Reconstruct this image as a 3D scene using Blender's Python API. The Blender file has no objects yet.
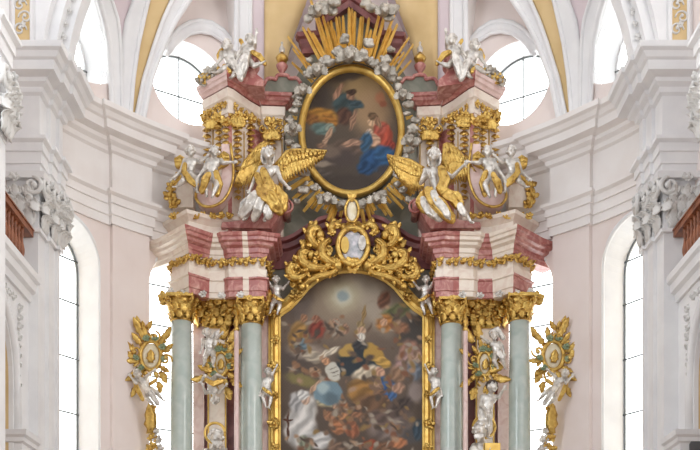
import bpy, bmesh, math, random
import numpy as np
from mathutils import Vector, Matrix
rnd = random.Random(7)
SC = bpy.context.scene
COL = SC.collection
PI = math.pi
# ------------------------------------------------------------------ measuring: eye at the origin, looking along +Y, eye height EZ
F, CX, HY, EZ = 1000.0, 351.0, 660.0, 1.6
def W(px, py, y):
    return Vector(((px - CX) * y / F, y, EZ + (HY - py) * y / F))
def X(px, y): return (px - CX) * y / F
def Z(py, y): return EZ + (HY - py) * y / F
AC, AR = 18.17, 7.75            # centre (in depth) and radius of the apse
DZ, DH = 14.0, 9.0              # springing and rise of the half dome
def dome_r(z):
    t = (z - DZ) / DH
    return AR * math.sqrt(max(0.0, 1 - t * t)) if t > 0 else AR
def on_surface(px, py, rad):
    k, m = (px - CX) / F, (HY - py) / F
    def out(d): return math.hypot(k * d, d - AC) - rad(EZ + m * d)
    hi = 27.5; lo = hi
    while out(lo) > 0 and lo > AC: lo -= 0.05
    a, b = lo, lo + 0.05
    for _ in range(24):
        c = (a + b) / 2
        if out(c) > 0: b = c
        else: a = c
    return Vector((k * a, a, EZ + m * a))
def on_dome(px, py): return on_surface(px, py, dome_r)
def on_apse(px, py, r=AR): return on_surface(px, py, lambda z: r)
def theta(px, r=AR):
    p = on_apse(px, 300, r); return math.atan2(p.x, p.y - AC)
def AP(th, z, r=AR): return Vector((r * math.sin(th), AC + r * math.cos(th), z))

# ------------------------------------------------------------------ materials
def lin(c): return tuple(((v / 255) / 12.92 if v / 255 <= .04045 else ((v / 255 + .055) / 1.055) ** 2.4) for v in c)
def material(name, base, rough=.6, metal=0.0, second=None, scale=3.0, bump=0.0, bscale=12.0, lo=.4, hi=.65, distortion=0.0, spec=.5, third=None):
    m = bpy.data.materials.new(name); m.use_nodes = True
    nt = m.node_tree; N = nt.nodes; L = nt.links
    b = N['Principled BSDF']
    b.inputs['Base Color'].default_value = (*lin(base), 1)
    b.inputs['Roughness'].default_value = rough
    b.inputs['Metallic'].default_value = metal
    b.inputs['Specular IOR Level'].default_value = spec
    tc = N.new('ShaderNodeTexCoord')
    if second:
        no = N.new('ShaderNodeTexNoise'); no.inputs['Scale'].default_value = scale
        no.inputs['Detail'].default_value = 5; no.inputs['Distortion'].default_value = distortion
        L.new(tc.outputs['Object'], no.inputs['Vector'])
        r = N.new('ShaderNodeValToRGB')
        r.color_ramp.elements[0].position = lo; r.color_ramp.elements[0].color = (*lin(base), 1)
        r.color_ramp.elements[1].position = hi; r.color_ramp.elements[1].color = (*lin(second), 1)
        if third:
            e = r.color_ramp.elements.new(min(.95, hi + .1)); e.color = (*lin(third), 1)
        L.new(no.outputs['Fac'], r.inputs['Fac']); L.new(r.outputs['Color'], b.inputs['Base Color'])
    if bump:
        n2 = N.new('ShaderNodeTexNoise'); n2.inputs['Scale'].default_value = bscale; n2.inputs['Detail'].default_value = 3
        L.new(tc.outputs['Object'], n2.inputs['Vector'])
        bu = N.new('ShaderNodeBump'); bu.inputs['Strength'].default_value = bump; bu.inputs['Distance'].default_value = .05
        L.new(n2.outputs['Fac'], bu.inputs['Height']); L.new(bu.outputs['Normal'], b.inputs['Normal'])
    return m
M = {}
M['stucco'] = material('white_stucco', (230, 229, 229), .7, second=(222, 221, 222), scale=1.5, spec=.3)
M['warm'] = material('warm_white_stucco', (232, 227, 224), .7, second=(226, 219, 215), scale=1.2, spec=.3)
M['pinkwall'] = material('pale_pink_plaster', (230, 218, 213), .8, second=(224, 210, 204), scale=.8, spec=.2)
M['lilac'] = material('lilac_plaster', (214, 200, 203), .8, second=(207, 192, 196), scale=1.2, spec=.2)
M['yellow'] = material('ochre_plaster', (216, 189, 142), .8, second=(206, 178, 130), scale=1.5, spec=.2)
M['carved'] = material('carved_white_stucco', (214, 212, 209), .7, bump=.3, bscale=20, spec=.3)
M['wood'] = material('brown_wood', (150, 92, 62), .4, second=(112, 64, 42), scale=4)
M['floor'] = material('stone_floor', (150, 140, 130), .5, second=(120, 112, 104), scale=1.2)
M['gold'] = material('gold_leaf', (222, 188, 108), .33, .92, second=(196, 156, 82), scale=9, bump=.4, bscale=26, lo=.36, hi=.6, third=(132, 98, 52))
M['raygold'] = material('matt_gilding', (238, 200, 112), .42, .35, second=(222, 178, 86), scale=5)
M['goldflat'] = material('burnished_gold', (226, 190, 106), .36, .6, second=(208, 166, 82), scale=5, bump=.12, bscale=14)
M['silver'] = material('silver_leaf', (226, 221, 214), .36, .55, second=(180, 173, 165), scale=7, bump=.25, bscale=24)
M['cloudsilver'] = material('grey_silver_leaf', (194, 186, 174), .42, .6, second=(138, 130, 118), scale=6, bump=.3, bscale=20)
M['red'] = material('red_marble', (166, 98, 92), .3, second=(200, 148, 138), scale=4.5, distortion=1.5, lo=.42, hi=.66, third=(216, 182, 166))
M['darkred'] = material('maroon_marble', (110, 58, 58), .35, second=(140, 84, 80), scale=2.5, distortion=1.0)
M['cream'] = material('cream_marble', (232, 219, 204), .32, second=(218, 196, 180), scale=4.0, distortion=1.2, lo=.45, hi=.75)
M['pinkmarble'] = material('pink_marble', (226, 200, 194), .32, second=(206, 168, 160), scale=3.5, distortion=1.4, lo=.42, hi=.75)
M['green'] = material('grey_green_marble', (176, 187, 180), .2, second=(192, 199, 192), scale=3.5, distortion=.6, lo=.38, hi=.68)
M['olive'] = material('dull_olive_marble', (112, 112, 98), .4, second=(142, 138, 124), scale=1.8, distortion=1.3, lo=.4, hi=.7)
M['lead'] = material('dark_lead', (112, 116, 116), .5, .2)
M['bluewhite'] = material('blue_grey_enamel', (150, 156, 160), .3, second=(214, 208, 214), scale=6)
M['greenleaf'] = material('green_lacquer', (120, 136, 104), .4, second=(150, 158, 124), scale=8)
M['flesh'] = material('painted_flesh', (206, 174, 152), .5, second=(190, 152, 130), scale=6)
M['dark'] = material('dark_brown_hair', (74, 62, 54), .6)
M['slate'] = material('dark_grey_slate', (84, 84, 86), .6)
M['ivory'] = material('ivory_enamel', (226, 216, 192), .35, second=(206, 190, 150), scale=5)
def canvas_material():
    m = bpy.data.materials.new('painted_canvas'); m.use_nodes = True
    N = m.node_tree.nodes; b = N['Principled BSDF']
    a = N.new('ShaderNodeAttribute'); a.attribute_name = 'paint'
    m.node_tree.links.new(a.outputs['Color'], b.inputs['Base Color'])
    b.inputs['Roughness'].default_value = .5; b.inputs['Specular IOR Level'].default_value = .25
    return m
M['canvas'] = canvas_material()
def glass_material():
    m = bpy.data.materials.new('window_glass'); m.use_nodes = True
    nt = m.node_tree; N = nt.nodes; N.remove(N['Principled BSDF'])
    t = N.new('ShaderNodeBsdfTransparent'); t.inputs['Color'].default_value = (.95, .97, .97, 1)
    g = N.new('ShaderNodeBsdfGlossy'); g.inputs['Roughness'].default_value = .05
    x = N.new('ShaderNodeMixShader'); x.inputs['Fac'].default_value = .06
    nt.links.new(t.outputs[0], x.inputs[1]); nt.links.new(g.outputs[0], x.inputs[2])
    nt.links.new(x.outputs[0], N['Material Output'].inputs['Surface'])
    return m
M['glass'] = glass_material()

# ------------------------------------------------------------------ objects
def tag(o, label=None, cat=None, group=None, kind=None):
    if label: o['label'] = label
    if cat: o['category'] = cat
    if group: o['group'] = group
    if kind: o['kind'] = kind
    return o
def thing(name, loc, label, cat, group=None):
    o = bpy.data.objects.new(name, None); COL.objects.link(o)
    o.location = loc; o.empty_display_size = .1
    return tag(o, label, cat, group)
def offset(p):
    v = Vector((0, 0, 0))
    while p is not None: v += p.location; p = p.parent
    return v
def link_mesh(name, me, mat, parent=None):
    if parent is not None:
        me.transform(Matrix.Translation(-offset(parent)))
    idx = [q.material_index for q in me.polygons]
    me.materials.clear()
    for m in (mat if isinstance(mat, (list, tuple)) else [mat]): me.materials.append(m)
    me.polygons.foreach_set('material_index', idx)
    o = bpy.data.objects.new(name, me); COL.objects.link(o); o.parent = parent
    return o
def copy_tree(o, parent=None):
    c = o.copy(); COL.objects.link(c); c.parent = parent
    for ch in list(o.children): copy_tree(ch, c)
    return c
def V(*a): return Vector(a)

class MB:
    """collects solid shapes, then links them as one mesh"""
    def __init__(s): s.v = []; s.f = []; s.mi = []; s.smooth = True
    def add(s, vs, fs, mi=0):
        b = len(s.v); s.v += [tuple(p) for p in vs]
        for i, f in enumerate(fs):
            s.f.append([b + k for k in f]); s.mi.append(mi[i] if isinstance(mi, list) else mi)
        return s
    def box(s, lo, hi, mi=0):
        x0, y0, z0 = lo; x1, y1, z1 = hi
        return s.add([(x0,y0,z0),(x1,y0,z0),(x1,y1,z0),(x0,y1,z0),(x0,y0,z1),(x1,y0,z1),(x1,y1,z1),(x0,y1,z1)],
                     [(0,3,2,1),(4,5,6,7),(0,1,5,4),(1,2,6,5),(2,3,7,6),(3,0,4,7)], mi)
    def lathe(s, c, prof, seg=24, mi=0):
        n = len(prof); vs = []; fs = []
        for r, z in prof:
            for k in range(seg):
                a = 2 * PI * k / seg; vs.append((c[0] + r * math.cos(a), c[1] + r * math.sin(a), c[2] + z))
        for i in range(n - 1):
            for k in range(seg):
                k2 = (k + 1) % seg; fs.append((i*seg+k, i*seg+k2, (i+1)*seg+k2, (i+1)*seg+k))
        fs.append(tuple(range(seg - 1, -1, -1))); fs.append(tuple((n-1)*seg + k for k in range(seg)))
        return s.add(vs, fs, mi)
    def ball(s, c, r, seg=10, rings=7, M3=None, mi=0):
        if not isinstance(r, (tuple, list, Vector)): r = (r, r, r)
        vs = [Vector((0,0,-r[2]))]; 
        for i in range(1, rings):
            t = -PI/2 + PI * i / rings
            for k in range(seg):
                a = 2*PI*k/seg; vs.append(Vector((r[0]*math.cos(t)*math.cos(a), r[1]*math.cos(t)*math.sin(a), r[2]*math.sin(t))))
        vs.append(Vector((0,0,r[2])))
        if M3 is not None: vs = [M3 @ v for v in vs]
        c = Vector(c); vs = [v + c for v in vs]
        fs = [(0, 1+(k+1)%seg, 1+k) for k in range(seg)]
        for i in range(rings - 2):
            for k in range(seg):
                a = 1+i*seg; k2 = (k+1)%seg; fs.append((a+k, a+k2, a+seg+k2, a+seg+k))
        a = 1+(rings-2)*seg; T = len(vs)-1
        fs += [(a+k, a+(k+1)%seg, T) for k in range(seg)]
        return s.add(vs, fs, mi)
    def tube(s, pts, radii, seg=8, side=None, flat=1.0, mi=0):
        """tube along pts; with side (a vector) the section is an ellipse: radius along side, radius*flat across it"""
        pts = [Vector(p) for p in pts]; n = len(pts)
        if not isinstance(radii, (list, tuple)): radii = [radii] * n
        vs = []; fs = []; prev = None
        for i in range(n):
            t = (pts[min(i+1, n-1)] - pts[max(i-1, 0)])
            t = t.normalized() if t.length > 1e-9 else Vector((0,0,1))
            if side is not None:
                sd = side[i] if isinstance(side, list) else side
                u = sd - t * sd.dot(t)
            elif prev is not None: u = prev - t * prev.dot(t)
            else:
                u = Vector((0,1,0)) - t * t.y
            if u.length < 1e-4: u = t.orthogonal()
            u.normalize(); prev = u; w = t.cross(u)
            for k in range(seg):
                a = 2*PI*k/seg; vs.append(pts[i] + (u*math.cos(a) + w*math.sin(a)*flat) * radii[i])
        for i in range(n-1):
            for k in range(seg):
                k2 = (k+1)%seg; fs.append((i*seg+k, i*seg+k2, (i+1)*seg+k2, (i+1)*seg+k))
        fs.append(tuple(range(seg-1,-1,-1))); fs.append(tuple((n-1)*seg+k for k in range(seg)))
        return s.add(vs, fs, mi)
    def cap(s, a, b, ra, rb, seg=10):
        """round-ended tapered limb"""
        a = Vector(a); b = Vector(b); d = b - a
        if d.length < 1e-5: return s.ball(a, max(ra, rb))
        t = d.normalized(); pts = []; rr = []
        for k in range(4): q = -PI/2 + (PI/2)*(k+.35)/4; pts.append(a + t*ra*math.sin(q)); rr.append(ra*math.cos(q))
        for k in range(5): pts.append(a + d*k/4); rr.append(ra + (rb-ra)*k/4)
        for k in range(4): q = (PI/2)*(k+.65)/4; pts.append(b + t*rb*math.sin(q)); rr.append(rb*math.cos(q))
        return s.tube(pts, rr, seg)
    def sweep(s, path, prof, cap=True, seg_mi=None, closed=False):
        """horizontal path of (x, y[, z]); prof of (outward, z); outward is to the right of the walking direction"""
        P = [Vector((p[0], p[1])) for p in path]; zz = [p[2] if len(p) > 2 else 0.0 for p in path]; n = len(P); vs = []
        for i in range(n):
            d0 = (P[i]-P[i-1]).normalized() if i > 0 else None
            d1 = (P[i+1]-P[i]).normalized() if i < n-1 else None
            if d0 is None: d0 = d1
            if d1 is None: d1 = d0
            n0 = Vector((d0.y,-d0.x)); n1 = Vector((d1.y,-d1.x)); m = n0 + n1
            m = m / max(.35, (1 + n0.dot(n1)))
            for o, z in prof: vs.append((P[i].x + m.x*o, P[i].y + m.y*o, z + zz[i]))
        k = len(prof); fs = []; mi = []
        for i in range(n-1):
            for j in range(k):
                j2 = (j+1)%k; fs.append((i*k+j, (i+1)*k+j, (i+1)*k+j2, i*k+j2)); mi.append(seg_mi[i] if seg_mi else 0)
        if cap:
            fs.append(tuple(range(k))); fs.append(tuple((n-1)*k+j for j in range(k-1,-1,-1))); mi += [seg_mi[0] if seg_mi else 0, seg_mi[-1] if seg_mi else 0]
        s.smooth = False
        return s.add(vs, fs, mi)
    def upright(s, path, prof, y, closed=False, mi=0):
        """path of (x, z) in an upright plane at depth y; prof of (outward, towards the viewer); outward is to the left of the walking direction"""
        P = [Vector(p) for p in path]; n = len(P); vs = []
        for i in range(n):
            a = P[i-1] if (i > 0 or closed) else None; b = P[(i+1)%n] if (i < n-1 or closed) else None
            d0 = (P[i]-a).normalized() if a is not None else None; d1 = (b-P[i]).normalized() if b is not None else None
            d0 = d0 or d1; d1 = d1 or d0
            n0 = Vector((-d0.y, d0.x)); n1 = Vector((-d1.y, d1.x)); m = (n0+n1)/max(.5, 1+n0.dot(n1))
            for o, q in prof: vs.append((P[i].x+m.x*o, y-q, P[i].y+m.y*o))
        k = len(prof); fs = []
        for i in range(n if closed else n-1):
            i2 = (i+1)%n
            for j in range(k):
                j2 = (j+1)%k; fs.append((i*k+j, i2*k+j, i2*k+j2, i*k+j2))
        if not closed: fs.append(tuple(range(k))); fs.append(tuple((n-1)*k+j for j in range(k-1,-1,-1)))
        return s.add(vs, fs, mi)
    def prism(s, poly, y0, y1, mi=0):
        """poly of (x, z) between depths y0 and y1"""
        n = len(poly); vs = [(x, y0, z) for x, z in poly] + [(x, y1, z) for x, z in poly]
        fs = [tuple(range(n-1,-1,-1)), tuple(range(n, 2*n))] + [(i, (i+1)%n, n+(i+1)%n, n+i) for i in range(n)]
        s.smooth = False
        return s.add(vs, fs, mi)
    def column_prism(s, poly, z0, z1, mi=0):
        n = len(poly); vs = [(x, y, z0) for x, y in poly] + [(x, y, z1) for x, y in poly]
        fs = [tuple(range(n-1,-1,-1)), tuple(range(n, 2*n))] + [(i, (i+1)%n, n+(i+1)%n, n+i) for i in range(n)]
        s.smooth = False
        return s.add(vs, fs, mi)
    def grid(s, rows, mi=0):
        n = len(rows); k = len(rows[0]); vs = [p for r in rows for p in r]
        return s.add(vs, [(i*k+j, i*k+j+1, (i+1)*k+j+1, (i+1)*k+j) for i in range(n-1) for j in range(k-1)], mi)
    # carved ornament
    def leaf(s, base, tip_dir, out, size, curl=1.0, width=.31, seg=6, thick=.3):
        """an acanthus leaf that climbs along tip_dir and curls over towards out"""
        t = Vector(tip_dir).normalized(); o = Vector(out).normalized(); side = t.cross(o).normalized(); pts = []; rr = []
        for k in range(8):
            u = k / 7
            pts.append(Vector(base) + t * size * (u - .22*curl*max(0, u-.6)*4*(u-.4)) + o * size * (.06 + .16*u + .55*curl*max(0, u-.55)**1.3))
            rr.append(size * width * (math.sin(PI*min(1, .2+.77*u))**.9) * (1 + .25*math.cos(u*20)) * (1.0 if k < 7 else .5))
        return s.tube(pts, rr, seg, side=side, flat=thick)
    def scroll(s, c, r, a0, turns, w, y_out=.0, sgn=1, eye=True, flat=1.4):
        """a C-scroll in the upright plane, winding in to an eye"""
        pts = []; rr = []; n = max(10, int(turns*16)); c = Vector(c)
        for k in range(n+1):
            u = k/n; a = a0 + sgn*2*PI*turns*u; q = r*(1-.78*u)
            pts.append(c + Vector((math.cos(a)*q, -y_out*u, math.sin(a)*q))); rr.append(w*(.55+.45*math.sin(PI*min(1,.15+u*.85))))
        s.tube(pts, rr, 7, side=Vector((0,1,0)), flat=1/flat)
        if eye: s.ball(pts[-1] + Vector((0,-w*.3,0)), w*1.25, 8, 6)
        return s
    def cluster(s, c, size, n=7, seed=0, spread=PI*2, a0=0, y=-1):
        g = random.Random(seed); c = Vector(c)
        for k in range(n):
            a = a0 + spread*(k+.3*g.random())/n
            d = Vector((math.cos(a), 0, math.sin(a)))
            s.leaf(c, d, Vector((0, y, 0)), size*g.uniform(.7,1.1), g.uniform(.6,1.2), .34)
        s.ball(c + Vector((0, y*size*.3, 0)), size*.28, 8, 6)
        return s
    def build(s, name, mat, parent=None, smooth=None, data_only=False, doubles=False):
        me = bpy.data.meshes.new(name); me.from_pydata(s.v, [], s.f); me.validate()
        if len(s.mi) == len(me.polygons): me.polygons.foreach_set('material_index', s.mi)
        bm = bmesh.new(); bm.from_mesh(me)
        if doubles: bmesh.ops.remove_doubles(bm, verts=bm.verts, dist=1e-4)
        bmesh.ops.recalc_face_normals(bm, faces=bm.faces); bm.to_mesh(me); bm.free()
        sm = s.smooth if smooth is None else smooth
        me.polygons.foreach_set('use_smooth', [sm]*len(me.polygons))
        if data_only: return me
        return link_mesh(name, me, mat, parent)

def evaluated_mesh(me, mods):
    o = bpy.data.objects.new('work', me); COL.objects.link(o)
    for kind, kw in mods:
        m = o.modifiers.new(kind, kind)
        for k, v in kw.items(): setattr(m, k, v)
    bpy.context.view_layer.update()
    dg = bpy.context.evaluated_depsgraph_get()
    r = bpy.data.meshes.new_from_object(o.evaluated_get(dg)); bpy.data.objects.remove(o)
    r.polygons.foreach_set('use_smooth', [True]*len(r.polygons))
    return r
def fused(mb, voxel, smooth=3):
    """one continuous skin over overlapping limbs"""
    return evaluated_mesh(mb.build('work', None, data_only=True), [('REMESH', dict(mode='VOXEL', voxel_size=voxel, use_smooth_shade=True)), ('SMOOTH', dict(factor=.5, iterations=smooth))])
WF, WB, NAVE, EXPO = .74, 5.0, 950.0, 0.03
# ================================================================== THE CHURCH
LIGHTS = []
# camera
cam = bpy.data.cameras.new('camera'); co = bpy.data.objects.new('camera', cam); COL.objects.link(co)
co.location = (0, 0, EZ); co.rotation_euler = (PI/2, 0, 0)
cam.sensor_width = 36; cam.lens = 36 * F / 700
cam.shift_y = (HY - 225) / 700; cam.shift_x = (350 - CX) / 700
cam.clip_end = 200
SC.camera = co

mb = MB(); mb.smooth = False
mb.box((-12, -6, -.3), (12, 30, 0)); tag(mb.build('floor', M['floor']), kind='structure')

# ---- apse wall with window openings
TH_B = 31.9 * PI/180; TH_A = 55.9 * PI/180
WINS = [(-TH_A), (-TH_B), TH_B, TH_A]
T = .85
def shell():
    m = MB(); m.smooth = False
    n = 96; a0, a1 = -88*PI/180, 88*PI/180
    ring = [a0 + (a1-a0)*i/n for i in range(n+1)]
    vs = []; fs = []
    for a in ring:
        vs += [AP(a, 0), AP(a, 20.5), AP(a, 20.5, AR+T), AP(a, 0, AR+T)]
    for i in range(n):
        for j in range(4):
            fs.append((i*4+j, (i+1)*4+j, (i+1)*4+(j+1)%4, i*4+(j+1)%4))
    fs.append((0,1,2,3)); fs.append((n*4+3, n*4+2, n*4+1, n*4))
    m.add(vs, fs); return m
HW, SPR, SILL = .96, 10.72, 3.6
def arch_outline(hw, z0, zs, n=20):
    pts = [(-hw, z0), (hw, z0)]
    pts += [(hw*math.cos(PI*k/n), zs + hw*math.sin(PI*k/n)) for k in range(n+1)]
    return pts
def radial_prism(m, th, outline, r0, r1, k1=1.0):
    c, sN = math.cos(th), math.sin(th); n = len(outline)
    cz = sum(z for _, z in outline)/n
    def at(u, z, r): return (sN*r + c*u, AC + c*r - sN*u, z)
    vs = [at(u, z, r0) for u, z in outline] + [at(u*k1, z, r1) for u, z in outline]
    m.add(vs, [tuple(range(n-1,-1,-1)), tuple(range(n,2*n))] + [(i,(i+1)%n,n+(i+1)%n,n+i) for i in range(n)])
RW, RZ = 1.01, 15.9
TH_R = 31.2*PI/180
circle = [(RW*math.cos(2*PI*k/40), RZ + RW*math.sin(2*PI*k/40)) for k in range(40)]
def ring_pts(r, z): return [(r*math.cos(2*PI*k/40), z + r*math.sin(2*PI*k/40)) for k in range(40)]
def round_at(th): return (math.copysign(52.5*PI/180, th), ring_pts(1.3, 16.2)) if abs(th) > .8 else (math.copysign(TH_R, th), circle)
cut = MB(); cut.smooth = False
for th in WINS:
    radial_prism(cut, th, arch_outline(HW, SILL, SPR), AR-.6, AR+T+.5)
    radial_prism(cut, *round_at(th), AR-.6, AR+T+.5)
radial_prism(cut, 0, [(x, z) for x, z in circle], AR-.6, AR+T+.5)
cut_o = cut.build('cutter', M['stucco'])
wall_me = shell().build('wall', None, data_only=True)
wall_me = evaluated_mesh(wall_me, [('BOOLEAN', dict(operation='DIFFERENCE', solver='EXACT', object=cut_o))])
bpy.data.objects.remove(cut_o)
# the reveals of the openings are white, the wall itself pale pink
wall_me.polygons.foreach_set('use_smooth', [False]*len(wall_me.polygons))
for p in wall_me.polygons:
    c = p.center; r = math.hypot(c.x, c.y-AC); nn = Vector((c.x, c.y-AC, 0)).normalized()
    p.material_index = 1 if abs(p.normal.dot(nn)) < .6 and .05 < r-AR+.05 and 3 < c.z < 18 else 0
tag(link_mesh('wall_back', wall_me, [M['pinkwall'], M['stucco']]), 'curved pale pink apse wall with tall and round windows', kind='structure')

# windows: pane, frame and lead bars stand deep in the openings
nwin = 0
def radial_bar(m, th, pts, r, rad):
    c, sN = math.cos(th), math.sin(th)
    m.tube([(sN*r + c*u, AC + c*r - sN*u, z) for u, z in pts], rad, 6)
def window(th, outline, bars, kind):
    global nwin
    nwin += 1; r = AR + (1.55 if kind and abs(th) > .8 else .72)
    fr = MB(); radial_bar(fr, th, outline + outline[:2], r, .026)
    o = tag(fr.build('window_%d' % nwin, M['stucco' if kind and abs(th) > .8 else 'lead']), ('round' if kind else 'tall arched') + ' window with dark glazing bars', kind='structure')
    m = MB(); m.smooth = False; radial_prism(m, th, outline, r-.012, r+.012); m.build('pane', M['glass'], o)
    if kind and abs(th) > .8:
        c, sN = math.cos(th), math.sin(th); m = MB(); ring_ = outline + outline[:1]
        m.grid([[V(sN*q_+c*u*1.02, AC+c*q_-sN*u*1.02, z) for q_ in (AR+T-.05, r+.1)] for u, z in ring_]); m.build('reveal', M['stucco'], o)
    for b in bars:
        m = MB(); radial_bar(m, th, b, r-.03, .02); m.build('glazing_bar', M['lead'], o)
for th in WINS:
    bars = [[(0, SILL), (0, SPR+HW)]] + [[(-HW, z), (HW, z)] for z in (4.8, 6.1, 7.4, 8.7, 10.0, 11.0)]
    window(th, arch_outline(HW-.02, SILL+.02, SPR), bars, 0)
    tr_, oc_ = round_at(th); cz_ = sum(z for _, z in oc_)/40; rw_ = oc_[0][0]
    window(tr_, [(x*.985, cz_+(z-cz_)*.985) for x, z in oc_], [[(0, cz_-rw_), (0, cz_+rw_)], [(-rw_, cz_), (rw_, cz_)]], 1)
window(0, [(x*.985, RZ+(z-RZ)*.985) for x, z in circle], [[(0, RZ-RW), (0, RZ+RW)], [(-RW, RZ), (RW, RZ)]], 1)

# ---- entablature of the order
ENT = [(-.35, 11.78), (.06, 11.78), (.06, 11.98), (.10, 11.99), (.10, 12.22), (.14, 12.23), (.14, 12.40), (.22, 12.45), (.22, 12.52),
       (.05, 12.56), (.05, 13.42), (.12, 13.46), (.14, 13.56), (.24, 13.62), (.26, 13.70), (.46, 13.74), (.48, 13.92), (.54, 13.95), (.60, 14.04), (.68, 14.08), (.70, 14.19), (-.35, 14.22)]
ARC0 = 66*PI/180
s_in, s_out = abs(theta(147)), abs(theta(110))          # the wall strips between the windows
path = []
k = 120
angs = sorted(set([-ARC0 + 2*ARC0*i/k for i in range(k+1)]))
def strip(a): return s_in < abs(a) < s_out
prev = None
for a in angs:
    cur = strip(a)
    if prev is not None and cur != prev:
        e = (s_in if abs(abs(a)-s_in) < abs(abs(a)-s_out) else s_out) * (1 if a > 0 else -1)
        for off in ((0, .12) if cur else (.12, 0)): p = AP(e, 0, AR-off); path.append((p.x, p.y))
    p = AP(a, 0, AR-(.12 if cur else 0)); path.append((p.x, p.y)); prev = cur
tr = MB(); tr.sweep(path, ENT); tag(tr.build('trim_1', M['warm']), 'white stucco entablature round the apse', kind='structure')
n = 1
for sgn in (-1, 1):
    n += 1; st = MB(); st.smooth = False
    aa = [s_in + (s_out-s_in)*i/6 for i in range(7)]
    st.sweep([(AP(sgn*a,0).x, AP(sgn*a,0).y) for a in (aa if sgn > 0 else aa[::-1])], [(-.1, 0), (.12, 0), (.12, 11.8), (-.1, 11.8)])
    tag(st.build('trim_%d' % n, M['pinkwall']), kind='structure')
    # moulded edge of the window openings
    for th in (sgn*TH_A, sgn*TH_B):
        n += 1; ed = MB(); c, sN = math.cos(th), math.sin(th)
        ed.tube([(sN*AR + c*u, AC + c*AR - sN*u, z) for u, z in arch_outline(HW+.03, SILL, SPR)[1:] + [(-HW-.03, SILL)]], .05, 6)
        tag(ed.build('trim_%d' % n, M['stucco']), kind='structure')

# ---- ceiling: ribs, ochre bands and lilac fields of the half dome
def mir(px, s): return CX + s*(CX - px) if s > 0 else px
def curve_px(ctrl, n=14, y1=-150):
    ys = [c[1] for c in ctrl]; out = []
    for i in range(n+1):
        y = ctrl[0][1] + (ctrl[-1][1]-ctrl[0][1])*i/n
        for (x0, ya), (x1, yb) in zip(ctrl, ctrl[1:]):
            if min(ya, yb)-1e-6 <= y <= max(ya, yb)+1e-6:
                u = (y-ya)/(yb-ya) if yb != ya else 0; out.append((x0+(x1-x0)*u, y)); break
    return out
# edges in order from the side window towards the middle; each list runs upwards
E = {
 'a0': [(111,130),(110,80),(108,45),(103,20),(96,-5),(84,-40),(60,-90)],
 'a1': [(121,130),(120,80),(119,45),(117,22),(110,0),(100,-40),(80,-90)],
 'b0': [(121,130),(120.5,80),(121,45),(124,22),(132,0),(146,-40),(166,-90)],
 'b1': [(128,130),(132,80),(137,45),(142,22),(147,0),(160,-40),(180,-90)],
 'c0': [(133,130),(143,80),(154,45),(162,22),(172,0),(190,-40),(212,-90)],
 'd0': [(140,130),(150,80),(163,45),(174,22),(189,0),(214,-40),(244,-90)],
 'e0': [(233,130),(235,80),(236,45),(236,22),(236,0),(237,-40),(244,-90)],
 'e1': [(249,130),(250,80),(250,45),(250,22),(250,0),(250,-40),(252,-90)],
 'f0': [(263,130),(264,80),(264,45),(264,22),(264,0),(265,-40),(268,-90)],
 'g0': [(272,130),(283,80),(291,45),(299,22),(307,0),(322,-40),(351,-90)],
}
def field(name, l, r, mat, s, lift=0.0, label=None):
    L = curve_px(E[l], 22); R = curve_px(E[r], 22); rows = []
    for (xa, ya), (xb, yb) in zip(L, R):
        row = []
        for j in range(5):
            u = j/4; p = on_dome(mir(xa+(xb-xa)*u, s), ya+(yb-ya)*u)
            c = Vector((0, AC, p.z)); d = (c-p).normalized(); row.append(p + d*lift)
        rows.append(row)
    m = MB(); m.grid(rows)
    # thickness, away from the room
    b = len(m.v); back = [[p + (p-Vector((0, AC, p.z))).normalized()*.12 for p in row] for row in rows]
    m.grid(back)
    for i in range(len(rows)-1):
        for j, jj in ((0, 0), (4, 4)):
            m.add([rows[i][j], rows[i+1][j], back[i+1][j], back[i][j]], [(0,1,2,3)])
    return tag(m.build(name, mat, doubles=True), label, kind='structure')
def rib(px_curve, s, w, lift):
    pts = []
    for x, y in curve_px(px_curve, 26):
        p = on_dome(mir(x, s), y); d = (Vector((0, AC, p.z))-p).normalized(); pts.append(p + d*lift)
    return pts
nc = 0
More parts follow.
